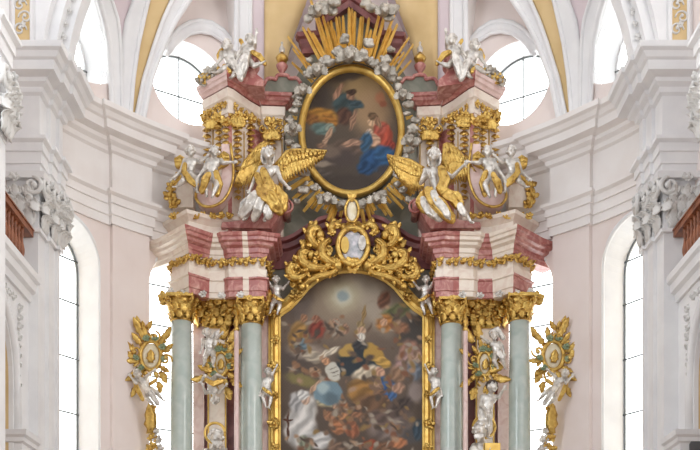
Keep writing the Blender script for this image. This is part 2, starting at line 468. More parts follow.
for s in (-1, 1):
    for l, r, mt, lf in (('a0','a1','stucco',.06), ('b0','b1','stucco',.06), ('a1','b0','lilac',0), ('b1','c0','yellow',0), ('c0','d0','stucco',.06), ('e0','e1','stucco',.06), ('e1','f0','lilac',.02), ('f0','g0','yellow',0)):
        nc += 1; field('ceiling_%d' % nc, l, r, M[mt], s, lf)
    for nm, w in (('a0',.07), ('a1', .05), ('b1',.06), ('c0',.06), ('d0',.07), ('e0',.07), ('e1',.05)):
        n += 1; m = MB(); m.tube(rib(E[nm], s, w, .05), w, 8); tag(m.build('trim_%d' % n, M['stucco']), kind='structure')
    # soffits that join the dome edge to the window wall behind it
    for nm, mt in (('a0','stucco'), ('d0','warm'), ('e0','warm'), ('g0','lilac')):
        nc += 1; rows = []
        for p in rib(E[nm], s, 0, 0):
            o = (p-Vector((0, AC, p.z))).normalized(); rr = math.hypot(p.x, p.y-AC)
            rows.append([p, p + o*(.12 if nm == 'a0' else max(.1, AR+.1-rr))])
        m = MB(); m.grid(rows); m.grid([[a+Vector((0,0,.06)), b+Vector((0,0,.06))] for a, b in rows])
        tag(m.build('ceiling_%d' % nc, M[mt]), kind='structure')
    # hood moulding over the round window
    n += 1; m = MB()
    pts = [on_apse(mir(x, s), y, AR-.06) for x, y in [(167,51),(172,43),(180,35),(190,29),(201,27),(212,29),(223,36),(233,47),(240,60),(246,78)]]
    m.tube(pts, .13, 8, side=Vector((0,0,1)), flat=.8); m.tube([p + Vector((0,-.05,.12)) for p in pts], .06, 8); m.tube([p + Vector((0,-.03,-.13)) for p in pts], .05, 8)
    tag(m.build('trim_%d' % n, M['stucco']), 'stucco hood moulding over round window', kind='structure')
# back fill of the lilac field behind the crown is the apse wall itself

# ---- chancel piers, their capitals and the arch they carry
def pier_path(s):
    p = [(-8.6,21.0),(-6.57,21.0),(-6.57,21.48),(-6.49,21.48),(-6.49,21.9),(-6.42,21.9),(-6.42,22.05),(-7.4,22.05)]
    return p if s < 0 else [(-x, y) for x, y in p[::-1]]
def near_path(s):
    p = [(-9.0,17.0),(-6.05,17.0),(-6.05,17.5),(-9.0,17.5)]
    return p if s < 0 else [(-x+.13, y) for x, y in p[::-1]]
def pilaster_capital(m, c, w, h, face, dirn):
    """composite capital front: leaves in two rows, volutes and abacus; face = outward, dirn = along the wall"""
    f = Vector(face); d = Vector(dirn); c = Vector(c)
    for row, (zz, hh, nn) in enumerate(((0, .42, 3), (.25, .42, 4), (.5, .34, 3))):
        for i in range(nn):
            u = (i+.5)/nn - .5; b_ = c + d*u*w*1.05 + Vector((0,0,zz*h)) + f*(.02+.04*row)
            m.leaf(b_, (0,0,1), f, hh*h, 1.4, .26)
            for sg in (-1, 1): m.leaf(b_ + Vector((0,0,.04*h)), Vector((0,0,1)) + d*sg*.55, f, hh*h*.8, 1.3, .2)
    for sg in (-1, 1):
        pts = []; rr = []
        for k in range(22):
            u = k/21; a = PI*.5 - 2*PI*1.25*u; q = .19*h*(1-.75*u)
            pts.append(c + d*sg*(w*.5 - .02*h + math.cos(a)*q) + Vector((0,0,h*.76+math.sin(a)*q)) + f*(.12+.06*u)); rr.append(.05*h*(1-.4*u))
        m.tube(pts, rr, 7); m.ball(pts[-1], .06*h, 8, 6)
        m.leaf(c + d*sg*w*.5 + Vector((0,0,.5*h)) + f*.1, (0,0,-1), f + d*sg*.7, .3*h, 1.0, .4)
    m.cluster(c + Vector((0,0,.9*h)) + f*.16, .13*h, 6, 1)
def flat_profile(z0, z1, o=0.0): return [(-.3, z0), (o, z0), (o, z1), (-.3, z1)]
for s, nm in ((-1, 'left'), (1, 'right')):
    sh = MB(); sh.sweep(pier_path(s), flat_profile(0, 11.0))
    pier = tag(sh.build('pier_%s' % nm, M['stucco']), 'stepped white stucco chancel pier on the %s of the apse' % nm, kind='structure')
    en = MB(); en.sweep(pier_path(s), ENT); en.build('entablature', M['stucco'], pier)
    bl = MB(); bl.sweep(pier_path(s), flat_profile(10.63, 11.78, .02) , True); bl.sweep(pier_path(s), [(-.3,11.66),(.16,11.66),(.2,11.78),(-.3,11.78)]); bl.sweep(pier_path(s), [(-.3,10.55),(.07,10.57),(.07,10.65),(-.3,10.66)]); bl.build('capital', M['stucco'], pier)
    H = 1.1
    for c, w, f, d in (((-7.0,21.0,10.66), .75, (0,-1,0), (1,0,0)), ((-6.57,21.24,10.66), .34, (1,0,0), (0,1,0)), ((-6.49,21.7,10.66), .34, (1,0,0), (0,1,0)), ((-6.42,21.98,10.66), .26, (1,-.3,0), (.3,1,0))):
        m = MB(); pilaster_capital(m, (s*-1*c[0] if s > 0 else c[0], c[1], c[2]), w, H, ((f[0] if s < 0 else -f[0]), f[1], 0), d); m.build('capital_carving', M['carved'], pier)
    # near pier of the nave
    m = MB(); m.sweep(near_path(s), flat_profile(0, 11.0)); np_ = tag(m.build('nave_pier_%s' % nm, M['stucco']), 'white nave pier cut by the %s frame edge' % nm, kind='structure')
    m = MB(); m.sweep(near_path(s), ENT); m.build('entablature', M['stucco'], np_)
    m = MB(); m.sweep(near_path(s), [(-.3,10.63),(.02,10.63),(.03,11.64),(.12,11.66),(.16,11.78),(-.3,11.78)]); m.build('capital', M['stucco'], np_)
    for c, w, f, d in (((s*6.42+(.13 if s > 0 else 0),17.0,10.66), .8, (0,-1,0), (1,0,0)), ((s*6.0+(.13 if s > 0 else 0),17.27,10.66), .5, (-s,0,0), (0,1,0))):
        m = MB(); pilaster_capital(m, c, w, H, f, d); m.build('capital_carving', M['carved'], np_)
    # arch over the chancel: three stepped orders
    def order(r0, r1, y0, y1, zc=13.7, stilt=14.2):
        poly_i = []; 
        m = MB(); rows = []
        for k in range(29):
            a = PI/2*k/28
            pi_ = (s*r0*math.cos(a), zc + r0*math.sin(a)) ; po = (s*r1*math.cos(a), zc + r1*math.sin(a))
            if k == 0: pi_ = (s*r0, stilt-.1); po = (s*r1, stilt-.1)
            rows.append([V(po[0], y1, po[1]), V(po[0], y0, po[1]), V(pi_[0], y0, pi_[1]), V(pi_[0], y1, pi_[1])])
        m.grid(rows); m.smooth = False; return m
    o1 = tag(order(6.55, 9.5, 21.05, 21.9).build('arch_%s' % nm, M['stucco']), 'stepped white chancel arch above the %s pier' % nm, kind='structure')
    order(6.34, 6.56, 21.25, 21.9).build('arch_order', M['stucco'], o1); order(6.15, 6.35, 21.5, 21.9).build('arch_order', M['stucco'], o1)
    m = MB()
    for k in range(1, 9):
        a = .02 + k*.045; c = V(s*6.25*math.cos(a), 21.46, 13.7+6.25*math.sin(a)+.3); m.cluster(c, .12, 5, k)
    m.build('stucco_rosettes', M['carved'], o1)
    # framed ochre panel with white scrollwork
    x0, x1 = sorted((X(mir(13, s), 21.0), X(mir(31, s), 21.0))); z0, z1 = Z(42, 21.0), Z(-90, 21.0)
    m = MB(); m.smooth = False; m.box((x0, 21.04, z0), (x1, 21.09, z1)); m.build('ochre_panel', M['yellow'], o1)
    m = MB(); m.upright([(x0, z0), (x0, z1), (x1, z1), (x1, z0)], [(-.03, 0), (-.03, .08), (.07, .08), (.07, 0)], 21.09, closed=True); m.build('panel_frame', M['stucco'], o1)
    m = MB(); xm = (x0+x1)/2
    for k in range(4):
        zz = z0 + .28 + k*.52
        m.scroll((xm-.06, 21.03, zz), .15, 0, 1.2, .03, 0, 1); m.scroll((xm+.06, 21.03, zz+.26), .15, PI, 1.2, .03, 0, -1); m.cluster((xm, 21.03, zz+.1), .1, 5, k)
    m.build('panel_scrollwork', M['carved'], o1)

    # ---- gallery between the piers: arched wall, slab edge, balustrade
    def gx(x): return s*x + (.1 if s > 0 else 0)
    y0, y1 = 17.5, 21.05
    cy, hw, sp = 18.75, 1.28, 7.2
    m = MB(); m.smooth = False
    outer = [(y1, 0), (y1, 9.2), (y0-.1, 9.2)]
    inner = [(cy-hw, sp)] + [(cy + hw*math.cos(PI*(1-k/16)), sp + 1.45*math.sin(PI*k/16)) for k in range(1, 16)] + [(cy+hw, sp)]
    # right jamb, then the spandrel as quads up to the slab
    def yz_prism(poly, xa, xb):
        nn = len(poly); vs = [(gx(xa), y, z) for y, z in poly] + [(gx(xb), y, z) for y, z in poly]
        m.add(vs, [tuple(range(nn-1,-1,-1)), tuple(range(nn,2*nn))] + [(i,(i+1)%nn,nn+(i+1)%nn,nn+i) for i in range(nn)])
    LAY = (6.77, 6.86)
    yz_prism([(cy+hw, 0), (y1, 0), (y1, sp), (cy+hw, sp)], *LAY)
    for a, b in zip(inner, inner[1:]): yz_prism([(a[0], a[1]), (b[0], b[1]), (b[0], 9.2), (a[0], 9.2)], *LAY)
    yz_prism([(cy+hw, sp), (y1, sp), (y1, 9.2), (cy+hw, 9.2)], *LAY)
    gw = tag(m.build('wall_%s' % nm, M['stucco']), 'white arched gallery wall on the %s' % nm, kind='structure')
    m = MB(); m.smooth = False; yz_prism([(cy+hw, 0), (y1, 0), (y1, sp), (cy+hw, sp)], 6.86, 7.6)
    for a, b in zip(inner, inner[1:]): yz_prism([(a[0], a[1]), (b[0], b[1]), (b[0], 9.2), (a[0], 9.2)], 6.86, 7.6)
    m.build('arch_lining', M['yellow'], gw)
    m = MB(); pts = [(gx(6.75), y, z) for y, z in [(cy+hw+.13, 6.2)] + [(cy+(q[0]-cy)*1.1, sp+(q[1]-sp)*1.08) for q in inner[::-1]]]
    m.tube(pts, .09, 8); m.tube([(gx(6.73), cy+(p[1]-cy)*1.13, sp+(p[2]-sp)*1.1) for p in pts], .035, 6); m.build('arch_moulding', M['stucco'], gw)
    m = MB()
    for k in range(9): m.cluster((gx(6.75), 20.35-.015*k, 8.75-k*.2), .13, 5, k)
    for k in range(4): m.cluster((gx(6.75), 20.0-.2*k, 8.85), .12, 5, k+20)
    m.build('spandrel_carving', M['carved'], gw)
    m = MB(); m.sweep([(gx(6.77), y0), (gx(6.77), y1)] if s < 0 else [(gx(6.77), y1), (gx(6.77), y0)], [(-.6, 9.1), (.06, 9.1), (.08, 9.25), (.16, 9.3), (.18, 9.45), (.24, 9.5), (.26, 9.62), (-.6, 9.64)])
    m.build('gallery_ledge', M['stucco'], gw)
    m = MB(); m.smooth = False; m.box((min(gx(8.9), gx(9.1)), 15, 0), (max(gx(8.9), gx(9.1)), 23, 14)); tag(m.build('wall_gallery_%s' % nm, M['yellow']), 'ochre wall behind the %s gallery arch' % nm, kind='structure')
    m = MB(); m.smooth = False; m.box((min(gx(6.85), gx(9)), y0, 9.2), (max(gx(6.85), gx(9)), y1, 9.35)); tag(m.build('ceiling_gallery_%s' % nm, M['stucco']), kind='structure')
    bal = thing('balustrade', (gx(6.75), 19.4, 9.63), 'brown wooden gallery balustrade beside the %s chancel pier' % nm, 'balustrade', 'gallery balustrades')
    def rail(z0, z1, w, name):
        m = MB(); m.smooth = False; m.box((gx(6.75)-w, y0+.05, z0), (gx(6.75)+w, y1-.1, z1)); m.box((gx(6.75)-w*1.25, y0+.05, z1-.03), (gx(6.75)+w*1.25, y1-.1, z1)); m.build(name, M['wood'], bal)
    rail(9.63, 9.74, .07, 'bottom_rail'); rail(10.45, 10.6, .1, 'handrail')
    m = MB(); m.lathe((0,0,0), [(.05,0),(.05,.06),(.03,.08),(.035,.12),(.06,.22),(.062,.28),(.035,.42),(.028,.5),(.045,.56),(.03,.6),(.045,.65),(.045,.72)], 10); bm_ = m.build('baluster', None, data_only=True)
    for k in range(15):
        o = bpy.data.objects.new('baluster', bm_); 
        if not bm_.materials: bm_.materials.append(M['wood'])
        COL.objects.link(o); o.parent = bal; o.location = V(gx(6.75), y0+.2+k*.2, 9.735) - bal.location
    # impost under the arch
    m = MB(); xa, xb = -8.8, -6.6
    pth = [(xa, 20.05), (xb, 20.05), (xb, 20.9)]; pth = pth if s < 0 else [(-x, y) for x, y in pth[::-1]]
    m.sweep(pth, [(-.5, 5.55), (.0, 5.55), (.0, 5.95), (.06, 5.98), (.06, 6.06), (.12, 6.1), (.14, 6.2), (-.5, 6.22)]); m.sweep(pth, flat_profile(0, 5.56, -.03))
    n += 1; im = tag(m.build('trim_%d' % n, M['stucco']), 'stepped impost under gallery arch', kind='structure')
    if s > 0:
        xa, xb = X(690, 20.0), X(690, 20.0) + .9; zb = Z(438, 20.0); m = MB()
        m.prism([(xa, zb-1.0), (xa, zb-.12), (xa+.04, zb-.03), (xa+.12, zb), (xb, zb), (xb, zb-1.0)], 20.0, 20.12); m.build('dark_panel', M['slate'], im)

# ---- daylight
w = bpy.data.worlds.new('daylight'); SC.world = w; w.use_nodes = True
nt = w.node_tree; N = nt.nodes; L = nt.links; bg = N['Background']
tc = N.new('ShaderNodeTexCoord'); sep = N.new('ShaderNodeSeparateXYZ'); L.new(tc.outputs['Generated'], sep.inputs[0])
r = N.new('ShaderNodeValToRGB'); mr = N.new('ShaderNodeMapRange'); mr.inputs['From Min'].default_value = -1; mr.inputs['From Max'].default_value = 1
L.new(sep.outputs['Y'], mr.inputs['Value']); L.new(mr.outputs['Result'], r.inputs['Fac'])
e = r.color_ramp.elements; e[0].position = .35; e[0].color = (0, 0, 0, 1); e[1].position = .6; e[1].color = (WB, WB, WB, 1)
# nave behind the viewer: dim and bright noise added for glints on gold
no = N.new('ShaderNodeTexNoise'); no.inputs['Scale'].default_value = 3.2; no.inputs['Detail'].default_value = 1; L.new(tc.outputs['Generated'], no.inputs['Vector'])
r2 = N.new('ShaderNodeValToRGB'); L.new(no.outputs['Fac'], r2.inputs['Fac']); q_ = r2.color_ramp.elements
q_[0].position = .47; q_[0].color = (WF*.42, WF*.42, WF*.43, 1); q_[1].position = .6; q_[1].color = (WF*2.1, WF*2.1, WF*2.14, 1)
sm = N.new('ShaderNodeMix'); sm.data_type = 'RGBA'; sm.blend_type = 'LIGHTEN'; sm.inputs['Factor'].default_value = 1.0
L.new(r.outputs['Color'], sm.inputs['A']); L.new(r2.outputs['Color'], sm.inputs['B']); L.new(sm.outputs['Result'], bg.inputs['Color']); bg.inputs['Strength'].default_value = 1.0
for s in (-1, 1):       # tall side windows of the nave, out of view
    a = bpy.data.lights.new('nave_window_light', 'AREA'); a.shape = 'RECTANGLE'; a.size = 5; a.size_y = 8; a.energy = NAVE
    a.color = (.86, .93, 1.0) if s < 0 else (1, .98, .95)
    o = bpy.data.objects.new('nave_window_light', a); COL.objects.link(o); o.location = (s*10, 9, 13)
    o.rotation_euler = (V(0, 24.5, 11) - o.location).to_track_quat('-Z', 'Y').to_euler()
SC.view_settings.view_transform = 'Standard'; SC.view_settings.look = 'None'; SC.view_settings.gamma = 1.0; SC.view_settings.exposure = EXPO; SC.view_settings.use_curve_mapping = False
SC.cycles.max_bounces = 8; SC.cycles.diffuse_bounces = 5
# ================================================================== THE HIGH ALTAR: ARCHITECTURE
def side(s): return 'left' if s < 0 else 'right'
def PXY(px, y, s): x = X(px, y); return (x if s < 0 else -x, y)
def path_of(lst, s):
    p = [PXY(px, y, s) for px, y in lst]
    return p if s < 0 else p[::-1]
def segs(lst, s): return lst if s < 0 else lst[::-1]
def PZ(lst, y, s): return [((X(px, y) if s < 0 else -X(px, y)), Z(py, y)) for px, py in lst]
def smooth_curve(pts, k=5, closed=False):
    n_ = len(pts); out = []
    for i in range(n_ if closed else n_-1):
        p0, p1, p2_, p3 = [pts[(i+d) % n_] if closed else pts[max(0, min(n_-1, i+d))] for d in (-1, 0, 1, 2)]
        for j in range(k):
            t = j/k; out.append(tuple(.5*(2*b + (c-a)*t + (2*a-5*b+4*c-d)*t*t + (3*b-a-3*c+d)*t**3) for a, b, c, d in zip(p0, p1, p2_, p3)))
    return out if closed else out + [pts[-1]]
def WS(px, py, y, s):
    v = W(px, py, y)
    if s > 0: v.x = -v.x
    return v
SO = 11.8
altar = thing('altar_retable', (0, 25, 0), 'tall marble altar body with pink and olive walls behind the columns', 'altar')
m = MB(); m.smooth = False
m.prism([(X(213,25),0),(X(489,25),0),(X(489,25),10.6),(X(430,25),10.6),(X(430,25),11.0),(X(272,25),11.0),(X(272,25),10.6),(X(213,25),10.6)], 25.0, 25.1)
m.build('back_wall', M['pinkmarble'], altar)
m = MB(); half = [(264,262),(262,232),(276,228),(285,205),(285,112),(291,86),(302,66),(315,50),(330,40),(351,36)]
pts = PZ(half, 25.0, -1); pts = pts + [(-x, z) for x, z in pts[-2::-1]]
m.prism(pts, 25.0, 25.3); m.build('attic_wall', M['olive'], altar)
for s in (-1, 1):
    m = MB(); m.smooth = False
    poly = path_of([(166,24.35),(189,23.45),(212,23.75),(238,23.8),(268,23.7),(276,25.0),(196,24.75)], s)
    m.column_prism(poly, 0, 4.6); m.build('pedestal', M['pinkmarble'], altar)
m = MB(); m.smooth = False; m.box((-2.6, 23.2, 0), (2.6, 25, 1.15)); m.box((-2.8, 23.0, 1.15), (2.8, 25, 1.3)); m.build('altar_table', M['red'], altar)

# ---- pilasters between the columns
ENT_ = {}
for s in (-1, 1):
    pil = thing('pilaster_bay', (X(217,24.7)*-s*-1 if s < 0 else -X(217,24.7), 24.7, 4.6), 'marble pilaster with gilded capital between the %s pair of columns' % side(s), 'pilaster', 'pilasters between the columns')
    m = MB(); m.smooth = False
    def strip_(a, b, y, mat, name, z1=9.8, dep=.28):
        x0, x1 = sorted((PXY(a, y, s)[0], PXY(b, y, s)[0])); q = MB(); q.smooth = False; q.box((x0, y, 4.6), (x1, y+dep, z1)); q.build(name, M[mat], pil)
    strip_(193, 204, 24.55, 'pinkmarble', 'outer_jamb', 10.3); strip_(204, 208, 24.7, 'darkred', 'recess', 10.3, .3)
    strip_(208, 226, 24.5, 'cream', 'shaft', 9.8); strip_(226, 236, 24.72, 'darkred', 'recess', 10.3, .3); strip_(236, 243, 24.6, 'cream', 'inner_jamb', 10.3); strip_(258, 270, 24.75, 'pinkmarble', 'frame_jamb', 10.3, .3)
    for a in (208.3, 225.7):
        q = MB(); p = PXY(a, 24.48, s); q.tube([(p[0], p[1], 4.6), (p[0], p[1], 9.75)], .02, 6); q.build('gilt_edge', M['goldflat'], pil)
    q = MB(); c = PXY(217, 24.45, s)
    q.box((c[0]-.3, 24.4, 9.72), (c[0]+.3, 24.9, 10.3)); 
    for row, nn in ((0, 4), (.22, 5)):
        for i in range(nn): q.leaf((c[0] + ((i+.5)/nn-.5)*.75, 24.4, 9.74+row), (0,0,1), (0,-1,0), .3, 1.3, .4)
    for sg in (-1, 1): q.scroll((c[0]+sg*.34, 24.3, 10.15), .12, PI/2, 1.2, .035, .08, -sg); q.leaf((c[0]+sg*.42, 24.45, 9.75), (sg*.25,0,1), (sg,-.4,0), .45, 1.2, .35)
    q.ball((c[0], 24.26, 10.22), .08); q.build('capital', M['gold'], pil)
    for i, (px, py, y, sz) in enumerate(((194,297,24.2,.26),(200,308,24.3,.24),(205,298,24.25,.24),(212,300,24.2,.26),(218,295,24.15,.26),(225,301,24.2,.24),(231,297,24.15,.26),(236,306,24.2,.24),(229,312,24.3,.22),(207,314,24.35,.2),(266,298,24.3,.24),(268,308,24.35,.2),(164,298,24.1,.2))):
        q = MB(); c = WS(px, py, y, s); q.cluster(c, sz, 7, i); q.leaf(c, (0,0,-1), (0,-1,0), sz*1.3, .9, .4); q.build('gilded_leaf', M['gold'], pil)
    for i, (px, py) in enumerate(((203,294),(222,296),(240,295),(171,292),(184,293))):
        q = MB(); q.cluster(WS(px, py, 23.7, s), .12, 6, i); q.build('silver_rosette', M['silver'], pil)
    # slender colonnette next to the inner column
    cl = thing('colonnette', (*PXY(236.5, 23.55, s), 4.6), 'slender pale pink colonnette with gold finial by the %s inner column' % side(s), 'colonnette', 'slender colonnettes')
    q = MB(); b = PXY(236.5, 23.55, s); q.lathe((b[0], b[1], 4.6), [(.1,0),(.1,.1),(.06,.14),(.055,4.75)], 12); q.build('shaft', M['pinkmarble'], cl)
    q = MB(); q.lathe((b[0], b[1], 9.33), [(.05,0),(.075,.05),(.05,.1),(.04,.16),(.07,.22),(.05,.3),(.02,.4),(.005,.46)], 10); q.build('finial', M['gold'], cl)

# ---- columns
def column_mesh():
    q = MB(); q.lathe((0,0,0), [(.275,0),(.275,.02),(.268,.3),(.262,3.2),(.245,5.1)], 40); shaft = q.build('shaft', None, data_only=True)
    q = MB(); q.lathe((0,0,-.5), [(.4,0),(.4,.16),(.36,.18),(.38,.24),(.36,.3),(.3,.34),(.32,.4),(.3,.46),(.275,.5)], 32); base = q.build('base', None, data_only=True)
    q = MB(); q.lathe((0,0,5.06), [(.24,0),(.28,.03),(.24,.06),(.235,.3),(.27,.45),(.33,.54)], 24); bell = q.build('bell', None, data_only=True)
    leaves = []
    for row, (zz, hh, rr) in enumerate(((5.1, .26, .25), (5.22, .33, .25))):
        for k in range(8):
            a = 2*PI*(k+.5*row)/8; o = V(math.cos(a), math.sin(a), 0); q = MB(); q.leaf(o*rr + V(0,0,zz), (0,0,1), o, hh, 1.35, .36); leaves.append(q.build('acanthus_leaf', None, data_only=True))
    vol = []
    for k in range(4):
        a = PI/4 + k*PI/2; o = V(math.cos(a), math.sin(a), 0); sd = V(-o.y, o.x, 0); q = MB(); pts = []; rr = []
        for i in range(18):
            u = i/17; t = PI*.6 - 2*PI*1.2*u; w = .105*(1-.75*u); pts.append(o*(.37 + math.cos(t)*w) + V(0,0,5.53 + math.sin(t)*w)); rr.append(.032*(1-.3*u))
        q.tube(pts, rr, 7, side=sd, flat=1); q.ball(pts[-1], .045, 8, 6); q.leaf(o*.26 + V(0,0,5.3), o*.5+V(0,0,1), o, .25, 1, .35); vol.append(q.build('volute', None, data_only=True))
    q = MB(); c = []
    for k in range(4):
        a = PI/4 + k*PI/2; b = a + PI/2
        for u in range(6):
            t = a + (b-a)*u/6; r = .46 - .13*math.sin(PI*u/6); c.append((r*math.cos(t), r*math.sin(t)))
    q.column_prism(c, 5.6, 5.68)
    for k in range(4): a = k*PI/2; q.cluster((.35*math.cos(a), .35*math.sin(a), 5.6), .1, 6, k, y=-1)
    ab = q.build('abacus', None, data_only=True)
    return shaft, base, bell, leaves, vol, ab
cm = column_mesh()
cols = [(181.5, 23.98, -1, 'outer'), (251.5, 24.2, -1, 'inner'), (251.5-.8, 24.2, 1, 'inner'), (181.5+.7, 23.98, 1, 'outer')]
for px, y, s, wh in cols:
    t = thing('altar_column', (*PXY(px, y, s), 4.62), 'grey-green marble column with gilded capital, %s one %s of the main painting' % (wh, side(s)), 'column', 'marble columns of the altar')
    def put(nm, me, mat, par, child_of=None):
        if not me.materials: me.materials.append(M[mat])
        o = bpy.data.objects.new(nm, me); COL.objects.link(o); o.parent = par; return o
    t['kind'] = 'thing'
    put('base', cm[1], 'gold', t); put('shaft', cm[0], 'green', t)
    for o in t.children:
        if o.name.startswith('base'): o.location.z = .0
    cap_ = put('capital', cm[2], 'gold', t)
    for me in cm[3]: put('acanthus_leaf', me, 'gold', cap_)
    for me in cm[4]: put('volute', me, 'gold', cap_)
    put('abacus', cm[5], 'gold', cap_)

# ---- entablature over each pair of columns
EP = [(150,24.6),(171,24.15),(189,23.6),(209,23.98),(225,24.0),(229,23.88),(243,23.86),(249,23.88),(258,23.84),(266,23.9),(269,24.9)]
EM_OF = {-1: [1,1,0,1,0,0,1,0,0,0], 1: [0,0,1,0,1,1,0,0,0,0]}
for s in (-1, 1):
    e = thing('altar_entablature', (*PXY(215, 24.0, s), 10.3), 'red and cream marble entablature over the %s pair of columns' % side(s), 'entablature', 'altar entablatures')
    EM = EM_OF[s]; p = path_of(EP, s); p2 = path_of([(178,24.85)] + EP[1:], s); mats = [M['red'], M['cream']]
    q = MB(); q.sweep(p2, [(-.3,10.28),(.0,10.28),(.0,10.4),(.03,10.41),(.03,10.66),(.07,10.68),(.07,10.72),(-.3,10.72)], seg_mi=segs(EM, s)); q.build('architrave', mats, e)
    q = MB(); q.sweep(p2, [(-.3,10.72),(.0,10.72),(.02,10.92),(-.02,10.94),(-.02,11.2),(-.3,11.2)]); q.build('frieze', M['cream'], e)
    q = MB(); q.sweep(p, [(-.3,11.2),(.02,11.2),(.04,11.28),(.07,11.3),(.08,11.4),(.18,11.44),(.2,11.5),(.28,11.52),(.29,11.59),(.33,11.61),(.36,11.68),(-.3,11.74)], seg_mi=segs(EM, s)); q.build('cornice', mats, e)
    # gilded festoon along the frieze
    pp = p2; k = 0; g = random.Random(3)
    for (xa, ya), (xb, yb) in zip(pp, pp[1:]):
        L_ = math.hypot(xb-xa, yb-ya); nn = max(1, int(L_/.13)); nrm = V((yb-ya)/L_, -(xb-xa)/L_, 0)
        for i in range(nn):
            u = (i+.5)/nn; c = V(xa+(xb-xa)*u, ya+(yb-ya)*u, 11.09+.03*(k%2)) + nrm*.02
            q = MB(); q.cluster(c, .12, 5, k); q.leaf(c + V(0,0,.02), (0,0,-1), nrm, .12 + .1*(k%2), .8, .26); q.leaf(c, (.7,0,.6), nrm, .16, .6, .24)
            q.build('gilded_leaf', M['gold'], e); k += 1
    # curved pediment piece with volute, on which the large angel sits
    pd = thing('pediment_scroll', (*PXY(255, 24.2, s), 11.78), 'pink marble pediment scroll under the %s large angel' % side(s), 'pediment', 'pediment scrolls')
    q = MB(); q.prism(PZ([(222,231)] + smooth_curve([(223,226),(240,224),(256,219),(268,211),(276,203),(281,201),(283,206),(281,216),(276,226)]) + [(272,232)], 24.1, s), 23.9, 24.9); q.build('curved_top', M['red'], pd)
    q = MB(); v = WS(286, 208, 24.1, s); pts = []; rr = []
    for i in range(26):
        u = i/25; a = PI*.75 - 2*PI*1.35*u if s < 0 else PI*.25 + 2*PI*1.35*u; w_ = .2*(1-.72*u); pts.append(v + V(math.cos(a)*w_, -.12*u, math.sin(a)*w_)); rr.append(.06)
    q.tube(pts, rr, 8, side=V(0,1,0), flat=.5); q.tube([v+V(0,-.2,0), v+V(0,.6,0)], .1, 12); q.build('volute', M['red'], pd)
    # base course of the upper storey
    bs = thing('attic_base', (*PXY(205, 24.2, s), 11.8), 'cream moulded base course with gilt leaves under the %s upper tower' % side(s), 'base')
    bp = path_of([(168,24.4),(189,23.75),(210,24.05),(240,24.1)], s)
    q = MB(); q.sweep(bp, [(-.5,11.78),(.0,11.78),(.03,12.0),(.0,12.02),(.08,12.1),(.14,12.14),(.16,12.22),(-.5,12.24)]); q.build('moulding', M['cream'], bs)
    for k_, pxx in enumerate((174, 181, 196, 204, 214, 222, 230)):
        u = W(pxx, 218, 23.75 if 182 < pxx < 198 else 24.0); c = WS(pxx, 218, 23.85 if 182 < pxx < 200 else 24.0, s)
        q = MB(); q.cluster(c + V(0,-.1,0), .13, 6, k_); q.build('gilded_leaf', M['gold'], bs)
    # cream side bracket
    sb = thing('side_bracket', (*PXY(180, 24.35, s), 12.2), 'cream volute bracket edged in gold at the %s end of the upper storey' % side(s), 'bracket', 'side brackets')
    out = smooth_curve([(172,209),(171,200),(173,190),(178,183),(185,182),(192,186),(194,196)]) + [(194,209)]
    q = MB(); q.prism(PZ(out, 24.2, s), 24.1, 24.5); q.build('body', M['cream'], sb)
    q = MB(); pz = PZ(out[:26], 24.2, s); q.tube([(x, 24.08, z) for x, z in pz], .04, 8); q.build('gilt_edge', M['gold'], sb)
    q = MB()
    for i, (a, b) in enumerate(((172,186),(170,196),(174,204),(182,178))): q.cluster(WS(a, b, 24.1, s), .2, 5, i)
    q.build('gilded_leaf', M['gold'], sb)

# arched maroon cornice behind the cartouche
ar = thing('arched_cornice', (0, 24.75, 11.3), 'dark maroon arched cornice behind the gold cartouche', 'cornice')
half = [(262,257),(278,257),(290,255),(300,251),(312,243),(325,235),(338,231),(351,229)]
pts = PZ(half, 24.8, -1); pts = pts + [(-x, z) for x, z in pts[-2::-1]]
q = MB(); q.upright(pts, [(-.3,-.2),(-.3,.1),(.1,.1),(.14,.2),(.25,.22),(.28,.34),(.36,.36),(.36,-.2)], 24.9); q.smooth = False; q.build('moulding', M['darkred'], ar)
q = MB(); q.prism(pts + [(X(440,24.9), Z(300,24.9)), (X(262,24.9), Z(300,24.9))], 24.85, 25.0); q.build('tympanum', M['olive'], ar)

